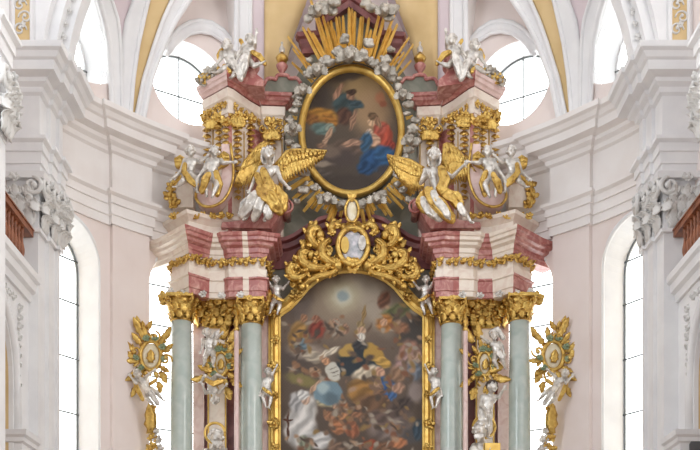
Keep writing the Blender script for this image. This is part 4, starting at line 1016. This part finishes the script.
# ================================================================== FIGURES
SIL, GLD = M['silver'], M['gold']
def pv(p, Y): return W(p[0], p[1], Y + (p[2] if len(p) > 2 else 0))
def body_mesh(Y, J, u, lat=(1, 0, 0), look=(0, -1, 0), plump=1.0, tilt=(0, 0, 1), female=False):
    """J: head chest pelvis and el/ha/kn/ft for the viewer's left (l) and right (r), as (px, py, depth offset); u = head radius in metres"""
    q = MB(); P = {k: pv(v, Y) for k, v in J.items()}
    L = Vector(lat).normalized(); f = Vector(look).normalized(); up = Vector(tilt).normalized()
    f = (f - up*f.dot(up)).normalized(); sd = f.cross(up)
    H, C, B = P['head'], P['chest'], P['pelvis']
    R3 = Matrix((sd, f, up)).transposed()
    q.ball(H + up*u*.12, (u*.86, u*.98, u*1.0), 16, 11, R3)                      # skull
    q.ball(H + f*u*.3 - up*u*.38, (u*.62, u*.62, u*.66), 14, 10, R3)             # face and jaw
    q.cap(H + f*u*.93 + up*u*.12, H + f*u*1.14 - up*u*.2, u*.1, u*.17)            # nose
    for g_ in (-1, 1):
        q.cap(H + f*u*.9 + sd*g_*u*.16 + up*u*.22, H + f*u*.72 + sd*g_*u*.56 + up*u*.2, u*.12, u*.1)   # brow
        q.ball(H + f*u*.82 + sd*g_*u*.34 + up*u*.03, u*.12, 8, 6)                # eye
        q.ball(H + f*u*.68 + sd*g_*u*.4 - up*u*.28, u*(.24 + .06*plump), 8, 6)   # cheek
        q.ball(H + sd*g_*u*.87 - up*u*.05, (u*.12, u*.2, u*.3), 8, 6, R3)        # ear
    q.cap(H + f*u*.88 - sd*u*.18 - up*u*.5, H + f*u*.88 + sd*u*.18 - up*u*.5, u*.1, u*.1)   # mouth
    q.ball(H + f*u*.72 - up*u*.8, u*.24, 8, 6)                                   # chin
    ax = (C - B).normalized() if (C-B).length > 1e-4 else up
    nk = C + ax*u*.75
    q.cap(H - up*u*.5, nk, u*.42, u*.48)
    w = u*1.15*plump**.3; fr = (f if abs(f.dot(ax)) < .8 else V(0, -1, 0))
    A3 = Matrix((L, L.cross(ax)*-1, ax)).transposed()
    q.ball(C, (w*1.15, u*.85, u*1.05), 14, 10, A3); q.ball(C.lerp(B, .5), (w*.9, u*.8*plump, u*1.1), 14, 10, A3); q.ball(B, (w*1.02, u*.9*plump, u*.95), 14, 10, A3)
    q.cap(C, B, u*.8, u*.82)
    for s_, k in ((-1, 'l'), (1, 'r')):
        S = C + L*s_*u*1.25 + ax*u*.5; q.ball(S, u*.5, 10, 8)
        q.cap(C + ax*u*.5, S, u*.55, u*.48)
        if k+'el' in P:
            E_, Hd = P[k+'el'], P[k+'ha']; q.cap(S, E_, u*.45*plump, u*.36*plump); q.cap(E_, Hd, u*.37*plump, u*.24)
            d = (Hd-E_).normalized(); o = d.cross(V(0, 1, 0)); o = o.normalized() if o.length > .1 else V(1, 0, 0)
            q.cap(Hd, Hd + d*u*.42, u*.22, u*.26)
            for i, ln in enumerate((.52, .62, .58, .44)):
                a = Hd + d*u*.5 + o*u*(-.27+.18*i); kn = a + d*u*ln*.55; q.cap(a, kn, u*.095, u*.085); q.cap(kn, kn + (d*.8 + V(0,-.6,-.2)).normalized()*u*ln*.5, u*.085, u*.07)
            a = Hd + d*u*.12 - o*u*.2; q.cap(a, a + (d*.7-o).normalized()*u*.5, u*.11, u*.08)
        if k+'kn' in P:
            Kn, Ft = P[k+'kn'], P[k+'ft']; Hp = B + L*s_*u*.55 - ax*u*.2
            q.cap(Hp, Kn, u*.68*plump, u*.45*plump); q.cap(Kn, Kn.lerp(Ft, .4), u*.44*plump, u*.42*plump); q.cap(Kn.lerp(Ft, .35), Ft, u*.42*plump, u*.24)
            t = (Ft-Kn).normalized(); tf = (f*.8 + t*.5 + V(L.x*s_*.3, 0, 0)).normalized(); q.cap(Ft, Ft + tf*u*.85, u*.25, u*.17); q.ball(Ft - tf*u*.15, u*.24, 8, 6)
            for i in range(5): b_ = Ft + tf*u*.85 + L*u*(-.16+.08*i); q.ball(b_, u*.09, 6, 5)
    return q
def hair_mesh(Y, J, u, look, tilt, style, seed):
    H = pv(J['head'], Y); up = Vector(tilt).normalized(); f = Vector(look).normalized(); f = (f-up*f.dot(up)).normalized(); sd = f.cross(up)
    q = MB(); g = random.Random(seed); n_ = 34 if style != 'bald' else 16
    for k in range(n_):
        a = 2*PI*k*.618; t = g.uniform(-.15, 1.0) if style != 'bald' else g.uniform(-.4, .1)
        d = sd*math.cos(a)*math.cos(t*1.3) + f*math.sin(a)*math.cos(t*1.3) + up*math.sin(t*1.3)
        if d.dot(f) > .45 and d.dot(up) < .62: continue
        q.ball(H + up*u*.12 + d*u*.93, u*g.uniform(.22, .34), 8, 6)
    if style == 'long':
        for k in range(8): a = PI*(.1+.8*k/7); d = -f*math.sin(a)*.8 + sd*math.cos(a)*.9; q.tube([H+d*u+up*u*.2, H+d*u*1.12-up*u*.6, H+d*u*.95-up*u*1.4], [u*.26, u*.25, u*.12], 7)
    if style == 'beard' or style == 'bald':
        for k in range(9): a = -1+2*k/8; q.tube([H+f*u*.75+sd*a*u*.6-up*u*.55, H+f*u*(.95-.2*abs(a))+sd*a*u*.5-up*u*1.1, H+f*u*.9+sd*a*u*.25-up*u*(1.7-.5*abs(a))], [u*.2,u*.2,u*.08], 6)
    return fused(q, u*.12, 1)
def cloth(chains, Y, mat, parent, name='drapery', vox=.03):
    """hanging folds: every chain (px, py, depth, radius in px) is a fold with ridges beside it"""
    q = MB()
    for ch in chains:
        pts = [pv(c[:3], Y) for c in ch]; rr = [c[3]*Y/F for c in ch]
        fine = []; fr = []
        for i in range(len(pts)-1):
            for k in range(4): fine.append(pts[i].lerp(pts[i+1], k/4)); fr.append(rr[i]+(rr[i+1]-rr[i])*k/4)
        fine.append(pts[-1]); fr.append(rr[-1])
        q.tube(fine, fr, 10, side=V(1, 0, 0) if abs((pts[-1]-pts[0]).normalized().x) < .7 else V(0, 0, 1), flat=.6)
        q.ball(fine[0], fr[0]*.8); q.ball(fine[-1], fr[-1]*.8)
        t = (pts[-1]-pts[0]).normalized(); o = t.cross(V(0, 1, 0)); o = o.normalized() if o.length > .05 else V(1,0,0)
        for a in (-.75, -.1, .6): q.tube([p + o*r_*a + V(0,-r_*.55,0) + o*r_*.15*math.sin(i*.9+a*5) for i, (p, r_) in enumerate(zip(fine, fr))], [max(.012, r_*.26) for r_ in fr], 6)
    return link_mesh(name, fused(q, vox, 1), mat, parent)
def wing(lead, ends, Y, parent, mat=None, n_=11, w=2.4):
    """feathers hang from the leading edge towards the line of ends"""
    def at(l, u):
        t = u*(len(l)-1); i = min(len(l)-2, int(t)); return pv(l[i], Y).lerp(pv(l[i+1], Y), t-i)
    q = MB(); ln = [at(lead, k/10) for k in range(11)]; r = w*Y/F
    q.tube(ln, [r*(1.25-.8*k/10) for k in range(11)], 8)
    for row, (cnt, fac, off) in enumerate(((n_+4, 1.0, 0.0), (n_+2, .55, -.03), (n_, .28, -.05))):
        for k in range(cnt):
            u = (k+.5)/cnt; a = at(lead, u); b = a.lerp(at(ends, u), fac); pts = [a + V(0, off*.5, 0), a.lerp(b, .35) + V(0, off-.03, 0), a.lerp(b, .75) + V(0, off-.02, 0), b + V(0, off+.02, 0)]
            q.tube(pts, [r*.75, r*.9, r*.8, r*.2], 6, side=(at(lead, min(1, u+.08))-at(lead, max(0, u-.08))).normalized(), flat=.2)
    return q.build('wing', mat or GLD, parent)
def joined(chains):
    """folds that touch each other make one cloth"""
    out = []
    for c in chains:
        hit = [o for o in out if any(math.dist(a[:2], b[:2]) < (a[3]+b[3])*.7 and abs(a[2]-b[2])*40 < a[3]+b[3] for d in o for a in d for b in c)]
        new = [c] + [d for o in hit for d in o]; out = [o for o in out if o not in hit] + [new]
    return out
def figure(name, label, cat, group, Y, J, u_px, lat=(1,0,0), look=(0,-1,0), tilt=(0,0,1), plump=1.2, mat=None, hair='curly', hairmat=None, drape=(), silver_drape=(), wings=(), seed=0, vox=None):
    u = u_px*Y/F*(1.1 if name == 'putto' else 1.06); base = pv(J['pelvis'], Y)
    t = thing(name, base, label, cat, group)
    link_mesh('body', fused(body_mesh(Y, J, u, lat, look, plump, tilt), vox or max(.011, u*.12), 2), mat or SIL, t)
    if hair: link_mesh('hair', hair_mesh(Y, J, u, look, tilt, hair, seed), hairmat or mat or SIL, t)
    for d_ in joined(drape): cloth(d_, Y, GLD, t, vox=max(.016, u*.15))
    for d_ in joined(silver_drape): cloth(d_, Y, SIL, t, 'robe', vox=max(.016, u*.15))
    for w_ in wings: wing(w_[0], w_[1], Y, t, n_=w_[2] if len(w_) > 2 else 8, w=w_[3] if len(w_) > 3 else 1.6)
    return t
PG = 'silver putti on the altar'
# ---- the two large angels on the pediment scrolls
figure('angel_statue', 'large silver angel with gold wings seated on the pediment scroll left of the oval', 'statue', 'large angels', 23.75,
  dict(head=(268,154,-.25), chest=(268,172,-.05), pelvis=(264,191,0), lel=(255,178,-.1), lha=(250,190,-.35), rel=(281,180,-.15), rha=(288,187,-.4), lkn=(254,203,-.5), lft=(246,219,-.35), rkn=(272,206,-.55), rft=(264,220,-.45)),
  6.0, look=(.25,-1,-.1), plump=.95, hair='long', seed=1,
  drape=[[(263,170,-.3,4),(268,182,-.35,5),(272,192,-.45,6)],[(260,189,-.35,6),(268,197,-.6,7.5),(276,206,-.6,7),(280,212,-.5,5)],[(275,189,-.3,6),(283,198,-.4,6),(284,209,-.4,4)],[(257,175,-.1,4),(262,186,-.25,4)]],
  silver_drape=[[(258,194,-.4,5),(250,205,-.55,6),(243,215,-.4,5)],[(262,200,-.6,5),(258,210,-.6,5),(254,219,-.45,4)],[(270,206,-.6,5),(268,216,-.55,5)],[(252,198,-.2,4),(243,206,-.2,4),(240,216,-.2,3)]],
  wings=[([(262,163,.1),(268,141,.1),(258,146,.05),(246,160,0)], [(258,186,.15),(250,186,.1),(238,190,.05),(233,186,0)], 10, 2.2), ([(276,166,.1),(288,151,.05),(304,150,0),(327,151,-.1)], [(280,188,.1),(294,178,.1),(310,170,.05),(322,159,0)], 12, 2.4)])
figure('angel_statue', 'large silver angel with gold wings seated on the pediment scroll right of the oval', 'statue', 'large angels', 23.75,
  dict(head=(434,156,-.25), chest=(434,174,-.05), pelvis=(437,192,0), lel=(421,183,-.2), lha=(428,176,-.5), rel=(452,177,-.15), rha=(463,166,-.35), lkn=(428,201,-.55), lft=(450,219,-.55), rkn=(459,203,-.5), rft=(471,222,-.45)),
  6.0, look=(-.3,-1,-.1), plump=.95, hair='long', seed=2,
  drape=[[(441,168,-.3,4),(445,180,-.35,6),(441,190,-.45,6)],[(428,191,-.4,6),(436,203,-.6,7),(446,213,-.6,7),(452,220,-.5,5)],[(444,193,-.4,6),(454,198,-.55,7),(460,206,-.55,6)],[(424,193,-.3,4),(420,203,-.4,5),(425,211,-.4,4)]],
  silver_drape=[[(433,193,-.55,4),(440,205,-.7,4.5),(448,216,-.65,4)],[(423,200,-.4,5),(430,212,-.5,5),(440,219,-.5,4)],[(459,205,-.6,4),(464,214,-.55,4)],[(427,205,-.5,4),(436,216,-.55,4)]],
  wings=[([(424,170,.1),(410,161,.05),(398,158,0),(387,155,-.1)], [(424,190,.1),(412,192,.1),(402,184,.05),(390,164,0)], 12, 2.4), ([(444,165,.1),(445,143,.1),(458,150,.05),(470,165,0)], [(448,186,.15),(456,184,.1),(468,180,.05),(479,174,0)], 10, 2.4)])
# ---- putti on the volutes at the feet of the towers
def putto(label, Y, J, u, **k): return figure('putto', label, 'statue', PG, Y, J, u, **k)
for s in (-1, 1):
    sd_ = side(s)
    def MX(J): return {k: ((v[0] if s < 0 else 702-v[0]),) + tuple(v[1:]) for k, v in J.items()} if s < 0 else {({'l':'r','r':'l'}.get(k[0], k[0]) + k[1:] if k[1:] in ('el','ha','kn','ft') else k): ((702-v[0]),) + tuple(v[1:]) for k, v in J.items()}
    def MC(ch): return [[((c[0] if s < 0 else 702-c[0]),) + tuple(c[1:]) for c in l] for l in ch]
    def MW(ws): return [tuple([[((c[0] if s < 0 else 702-c[0]),) + tuple(c[1:]) for c in l] for l in w_[:2]] + list(w_[2:])) for w_ in ws]
    lk = lambda x: (x if s < 0 else -x, -1, -.1)
    putto('small silver putto with gold wing astride the outer side of the %s tower volute' % sd_, 23.55,
      MX(dict(head=(190.5,152,-.1), chest=(191,163,0), pelvis=(189,175,0), lel=(181,172,-.1), lha=(173,178,-.2), rel=(200,163,-.1), rha=(206,157,-.2), lkn=(183,181,-.3), lft=(176,187,-.2), rkn=(197,181,-.3), rft=(197,192,-.3))), 4.6, look=lk(.3), seed=3,
      drape=MC([[(185,164,-.2,2.5),(184,172,-.25,3),(190,180,-.3,3.5),(197,186,-.3,3)]]), wings=MW([([(188,162,.1),(180,156,.1),(175,159,.1)], [(186,172,.1),(180,170,.1),(176,168,.1)], 6, 1.5)]))
    putto('small silver putto reaching out on the inner side of the %s tower volute' % sd_, 23.5,
      MX(dict(head=(214.5,152,-.1), chest=(214,163,0), pelvis=(211,176,0), lel=(205,168,-.1), lha=(199,176,-.25), rel=(223,163,-.1), rha=(233,162,-.2), lkn=(205,184,-.3), lft=(207,196,-.3), rkn=(217,185,-.3), rft=(212,197,-.3))), 4.6, look=lk(.2), seed=4,
      drape=MC([[(209,174,-.3,3),(205,182,-.4,4),(202,192,-.3,3)],[(216,172,-.2,3),(220,184,-.2,3.5),(217,195,-.2,3)]]), wings=MW([([(216,161,.1),(224,152,.1),(229,155,.1)], [(218,171,.1),(224,168,.1),(229,165,.1)], 6, 1.5)]))
    # two putti on each tower
    putto('silver putto crouching on the outer half of the %s tower cornice' % sd_, 24.0,
      MX(dict(head=(227,46,-.1), chest=(229,56,0), pelvis=(232,66,0), lel=(221,58,-.1), lha=(217,64,-.2), rel=(237,56,-.1), rha=(241,49,-.2), lkn=(224,69,-.3), lft=(216,73,-.2), rkn=(236,72,-.25), rft=(231,78,-.3))), 4.8, look=lk(-.3), seed=5,
      silver_drape=MC([[(232,60,-.2,3),(238,70,-.3,4.5),(241,79,-.25,3.5)]]), drape=MC([[(222,50,0,2.5),(219,58,0,3)],[(224,66,-.2,2.5),(230,72,-.3,2.5)]]))
    putto('silver putto with raised arm and gold cloth atop the %s tower scroll' % sd_, 24.0,
      MX(dict(head=(250,40,-.1), chest=(248,50,0), pelvis=(247,61,0), lel=(240,53,-.1), lha=(237,60,-.2), rel=(255,43,-.1), rha=(256,34,-.15), lkn=(241,66,-.3), lft=(236,73,-.3), rkn=(254,66,-.25), rft=(262,63,-.2))), 4.4, look=lk(.4), seed=6,
      drape=MC([[(252,52,-.1,2.5),(259,56,-.1,3),(265,64,-.1,2.5)],[(243,45,0,2),(240,40,0,2)]]), silver_drape=MC([[(247,55,-.2,3.5),(244,65,-.3,5),(241,76,-.25,4.5)]]))
    lv = thing('foliage_spray', WS(212, 76, 24.2, s), 'silver and gold foliage spray at the outer end of the %s tower cornice' % sd_, 'ornament', 'foliage sprays')
    for i, (px, py) in enumerate(((205,79),(210,74),(215,72),(220,75),(213,78),(202,82))):
        q = MB(); q.cluster(WS(px, py, 24.15, s), .2, 7, i); q.build('leaf_tuft', M['cloudsilver'] if i % 3 else GLD, lv)
    # putti beside the frame
    putto('silver putto climbing the upper %s corner of the altarpiece frame' % sd_, 24.35,
      MX(dict(head=(276,280,-.1), chest=(276,289,0), pelvis=(277,298,0), lel=(270,284,-.1), lha=(266,278,-.1), rel=(283,289,-.1), rha=(287,284,-.2), lkn=(272,305,-.2), lft=(270,313,-.15), rkn=(280,306,-.2), rft=(277,314,-.2))), 3.4, look=lk(.3), seed=8, vox=.018,
      drape=MC([[(273,295,-.2,1.6),(278,299,-.25,2),(284,301,-.2,1.5)]]))
    putto('silver putto clinging to the middle of the %s altarpiece frame' % sd_, 24.25,
      MX(dict(head=(268,372,-.1), chest=(267.5,381,0), pelvis=(267,391,0), lel=(262,387,-.1), lha=(260,394,-.2), rel=(272,375,-.1), rha=(276,367,-.15), lkn=(263,398,-.2), lft=(266,407,-.2), rkn=(271,398,-.2), rft=(269,408,-.2))), 3.4, look=lk(.5), seed=9, vox=.018,
      drape=MC([[(263,388,-.2,1.6),(268,392,-.25,2),(272,395,-.2,1.5)]]))
    # oval cartouches between and beside the columns
    def cartouche(label, px, py, Y, rx, ry, face, seedv, wreath, pieces):
        c = WS(px, py, Y, s); t = thing('oval_cartouche', c, label, 'cartouche', 'oval cartouches with gilt scrollwork'); k_ = Y/F
        q = MB(); q.ball(c, (rx*k_, .06, ry*k_), 20, 12); q.build('medallion', face, t)
        q = MB(); q.tube([c + V(math.cos(2*PI*i/32)*rx*k_*1.15, -.03, math.sin(2*PI*i/32)*ry*k_*1.15) for i in range(33)], .05, 7); q.build('rim', GLD, t)
        q = MB(); q.leaf(c + V(0,-.05,-ry*k_*.6), (.1,0,1), (0,-1,0), ry*k_*1.1, .5, .3); q.build('relief', GLD, t)
        g = random.Random(seedv)
        for i in range(pieces):
            a = 2*PI*i/pieces + .3; d = V(math.cos(a), 0, math.sin(a)); p_ = c + V(d.x*rx*k_*1.35, .0, d.z*ry*k_*1.25); q = MB()
            if i % 3 == 2: q.scroll(p_ + d*.08, .15, a, 1.2, .045, .08, 1 if i % 2 else -1)
            else:
                q.leaf(p_, d + V(0,0,.2), (0,-1,0), .32*g.uniform(.8,1.25), .5, .2); q.leaf(p_, d + V(.5,0,-.3), (0,-1,0), .24, .6, .18)
            q.build('scroll' if i % 3 == 2 else 'acanthus_leaf', GLD, t)
        if wreath:
            for i in range(9):
                a = 2*PI*i/9 + .5; q = MB(); p_ = c + V(math.cos(a)*rx*k_*1.55, -.08, math.sin(a)*ry*k_*1.4)
                if i in (0, 1, 2, 4, 5, 8): q.cluster(p_, .11, 6, i); q.build('green_leaf', M['greenleaf'], t)
        return t
    oc = cartouche('oval gilt cartouche with green wreath hanging outside the %s outer column' % sd_, 151 if s < 0 else 149, 356, 23.75, 9, 12.5, M['ivory'], 5, True, 12)
    for i, (px, py, dx, dz, L_) in enumerate(((143,336,-.5,1,.5),(140,330,-.2,1,.35),(137,358,-1,.25,.4),(133,352,-.6,1,.3),(140,372,-.8,-.6,.45),(136,386,-.3,-1,.35),(163,340,.6,.8,.4),(160,372,.5,-.8,.4),(146,330,.5,.6,.3),(158,382,.3,-1,.35),(146,344,-.4,1,.4))):
        q = MB(); c = WS(px, py, 23.75, s); q.leaf(c, (dx if s < 0 else -dx, 0, dz), (0,-1,0), L_, .5, .19); q.leaf(c, ((dx+.6) if s < 0 else -dx-.6, 0, dz), (0,-1,0), L_*.7, .6, .19); q.build('acanthus_leaf', GLD, oc)
    putto('silver putto floating beneath the outer cartouche left of the columns' if s < 0 else 'silver putto floating beneath the outer cartouche right of the columns', 23.65,
      MX(dict(head=(137,374,-.1), chest=(142,381,0), pelvis=(149,389,0), lel=(136,383,-.1), lha=(131,377,-.1), rel=(147,376,-.1), rha=(153,371,-.15), lkn=(147,398,-.2), lft=(154,405,-.1), rkn=(157,393,-.2), rft=(163,400,-.1))), 3.8, look=lk(.3), seed=10,
      silver_drape=MC([[(143,385,-.2,2.5),(150,392,-.3,3.5),(158,404,-.2,2.5)]]), drape=MC([[(135,382,0,2),(139,392,0,2.5),(143,400,0,2)],[(150,384,-.1,2),(156,380,-.1,2)]]))
    dr = thing('hanging_drop', WS(153, 440, 23.8, s), 'gold and silver hanging ornament below the %s outer cartouche' % sd_, 'ornament', 'hanging ornaments')
    q = MB(); q.ball(WS(151.5, 421, 23.8, s), (.13,.1,.34), 12, 9); q.leaf(WS(151, 434, 23.75, s), (0,0,1), (0,-1,0), .75, .5, .18); q.build('gilt_pendant', GLD, dr)
    for i, (px, py) in enumerate(((152,408),(155,432),(152,438),(158,440),(154,446),(160,449),(150,449))):
        q = MB(); q.cluster(WS(px, py, 23.75, s), .15, 6, i); q.build('leaf_tuft', SIL if i % 2 else GLD, dr)
    ic = cartouche('oval gilt cartouche with small figures between the %s pair of columns' % sd_, 221 if s < 0 else 217.5, 364, 24.0, 6, 10.5, M['ivory'], 6, True, 12)
    if s < 0:
        putto('silver putto perched above the cartouche of the left column pair', 23.85, dict(head=(207,333,-.1), chest=(209,342,0), pelvis=(210,351,0), lel=(203,345,-.1), lha=(201,351,-.2), rel=(216,339,-.1), rha=(221,334,-.2), lkn=(205,358,-.25), lft=(204,365,-.2), rkn=(214,358,-.25), rft=(213,366,-.2)), 3.8, look=(.3,-1,-.1), seed=11, silver_drape=[[(212,338,0,2),(218,331,0,3),(215,345,-.1,2)]])
        putto('silver putto hanging head down below the cartouche of the left column pair', 23.85, dict(head=(215,399,-.1), chest=(213,390,0), pelvis=(211,381,0), lel=(206,393,-.1), lha=(203,386,-.2), rel=(220,392,-.1), rha=(225,386,-.2), lkn=(205,376,-.2), lft=(201,382,-.1), rkn=(217,375,-.2), rft=(224,378,-.1)), 3.8, tilt=(.2,0,-1), look=(.1,-1,0), seed=12, drape=[[(206,380,-.2,2.5),(214,384,-.3,3),(223,381,-.2,2.5)]])
    else:
        putto('silver putto perched above the cartouche of the right column pair', 23.85, dict(head=(494,336,-.1), chest=(495,345,0), pelvis=(498,354,0), lel=(488,342,-.1), lha=(483,338,-.2), rel=(502,346,-.1), rha=(504,353,-.2), lkn=(494,361,-.25), lft=(498,368,-.2), rkn=(503,361,-.25), rft=(505,368,-.2)), 3.8, look=(-.3,-1,-.1), seed=13, silver_drape=[[(490,333,0,2.5),(497,329,0,3),(503,338,0,3)],[(498,352,-.2,3),(503,358,-.2,3)]])
    for i, (px, py, dx, dz, L_) in enumerate(((222,340,.2,1,.45),(229,343,.5,1,.4),(212,372,-.8,.3,.4),(231,380,.7,-.5,.4),(208,378,-1,-.2,.45),(216,386,-.3,-1,.35),(226,388,.4,-1,.4),(232,356,.8,.4,.35))):
        q = MB(); c = WS(px, py, 23.95, s); q.leaf(c, (dx if s < 0 else -dx, 0, dz), (0,-1,0), L_, .6, .2); q.leaf(c, ((dx+.6) if s < 0 else -dx-.6, 0, dz), (0,-1,0), L_*.7, .7, .2); q.build('acanthus_leaf', GLD, ic)
# ---- saints between the columns
def halo(t, px, py, r, Y):
    q = MB(); c = W(px, py, Y); R_ = r*Y/F; q.tube([c + V(math.cos(2*PI*i/36)*R_, .0, math.sin(2*PI*i/36)*R_) for i in range(37)], .035, 7); q.build('halo', M['goldflat'], t)
st = figure('saint_statue', 'silver bearded saint with ring halo between the left pair of columns', 'statue', None, 23.75,
  dict(head=(216,438,-.2), chest=(214,456,0), pelvis=(214,482,0), lel=(202,468,-.1), lha=(206,484,-.35), rel=(227,466,-.1), rha=(224,452,-.35), lkn=(208,508,-.2), lft=(208,540,-.1), rkn=(220,508,-.25), rft=(221,540,-.15)), 7.0, look=(.4,-1,-.15), plump=1.0, hair='beard', seed=21,
  silver_drape=[[(207,452,-.1,5),(204,485,-.3,8),(204,538,-.3,8)],[(216,470,-.4,5),(216,500,-.45,8),(216,540,-.4,9)],[(224,455,-.1,5),(226,490,-.2,7),(226,538,-.2,8)]], drape=[[(205,462,-.4,3),(214,478,-.5,4),(226,488,-.45,3.5)]])
halo(st, 215, 433, 10, 23.8)
pl = thing('saint_pedestal', W(214,545,23.8), 'plain marble block under the silver saint beside the left columns', 'pedestal')
q = MB(); q.smooth = False; c = W(214, 543, 23.7); q.box((c.x-.5, 23.2, 3.5), (c.x+.5, 24.2, c.z-.1)); q.box((c.x-.56, 23.14, c.z-.1), (c.x+.56, 24.26, c.z)); q.build('block', M['cream'], pl)
st = figure('saint_statue', 'silver bearded saint with ring halo holding a gold book between the right columns', 'statue', None, 23.75,
  dict(head=(480,431,-.2), chest=(484,450,0), pelvis=(486,478,0), lel=(471,462,-.1), lha=(479,476,-.35), rel=(497,458,-.1), rha=(492,452,-.4), lkn=(480,506,-.2), lft=(479,540,-.1), rkn=(493,506,-.25), rft=(493,540,-.15)), 7.0, look=(-.3,-1,-.2), plump=1.0, hair='beard', seed=22,
  silver_drape=[[(474,448,-.1,5),(474,485,-.3,8),(474,538,-.3,8)],[(486,470,-.4,5),(486,500,-.45,8),(486,540,-.4,9)],[(495,452,-.1,5),(497,490,-.2,7),(497,538,-.2,8)]], drape=[[(475,460,-.4,3),(484,476,-.5,4),(496,484,-.45,3.5)]])
halo(st, 484, 427, 11, 23.8)
pl = thing('saint_pedestal', W(486,545,23.8), 'plain marble block under the book-holding saint beside the right columns', 'pedestal')
q = MB(); q.smooth = False; c = W(486, 543, 23.7); q.box((c.x-.5, 23.2, 3.5), (c.x+.5, 24.2, c.z-.1)); q.box((c.x-.56, 23.14, c.z-.1), (c.x+.56, 24.26, c.z)); q.build('block', M['cream'], pl)
bk = thing('book', W(494,447,23.25), 'gold bound book held up by the right saint', 'book')
q = MB(); q.smooth = False; c = W(492,449,23.25); q.box((c.x-.19, 23.2, c.z-.13), (c.x+.19, 23.23, c.z+.13)); q.box((c.x-.19, 23.31, c.z-.13), (c.x+.19, 23.34, c.z+.13)); q.box((c.x-.2, 23.2, c.z-.13), (c.x-.17, 23.34, c.z+.13)); q.build('cover', M['goldflat'], bk)
q = MB(); q.smooth = False; q.box((c.x-.17, 23.23, c.z-.12), (c.x+.175, 23.31, c.z+.12)); q.build('pages', M['ivory'], bk)
figure('putto', 'dark haired silver child with raised arms above the right saint', 'statue', None, 23.7,
  dict(head=(492,387,-.1), chest=(489,400,0), pelvis=(486,414,0), lel=(481,406,-.1), lha=(487,410,-.35), rel=(499,397,-.15), rha=(503,390,-.25), lkn=(480,424,-.2), lft=(478,436,-.1), rkn=(489,426,-.2), rft=(488,437,-.1)), 5.2, look=(.5,-1,.15), plump=1.0, hair='curly', hairmat=M['dark'], seed=23,
  silver_drape=[[(482,410,-.1,4),(483,420,-.2,5),(484,434,-.1,4)]])
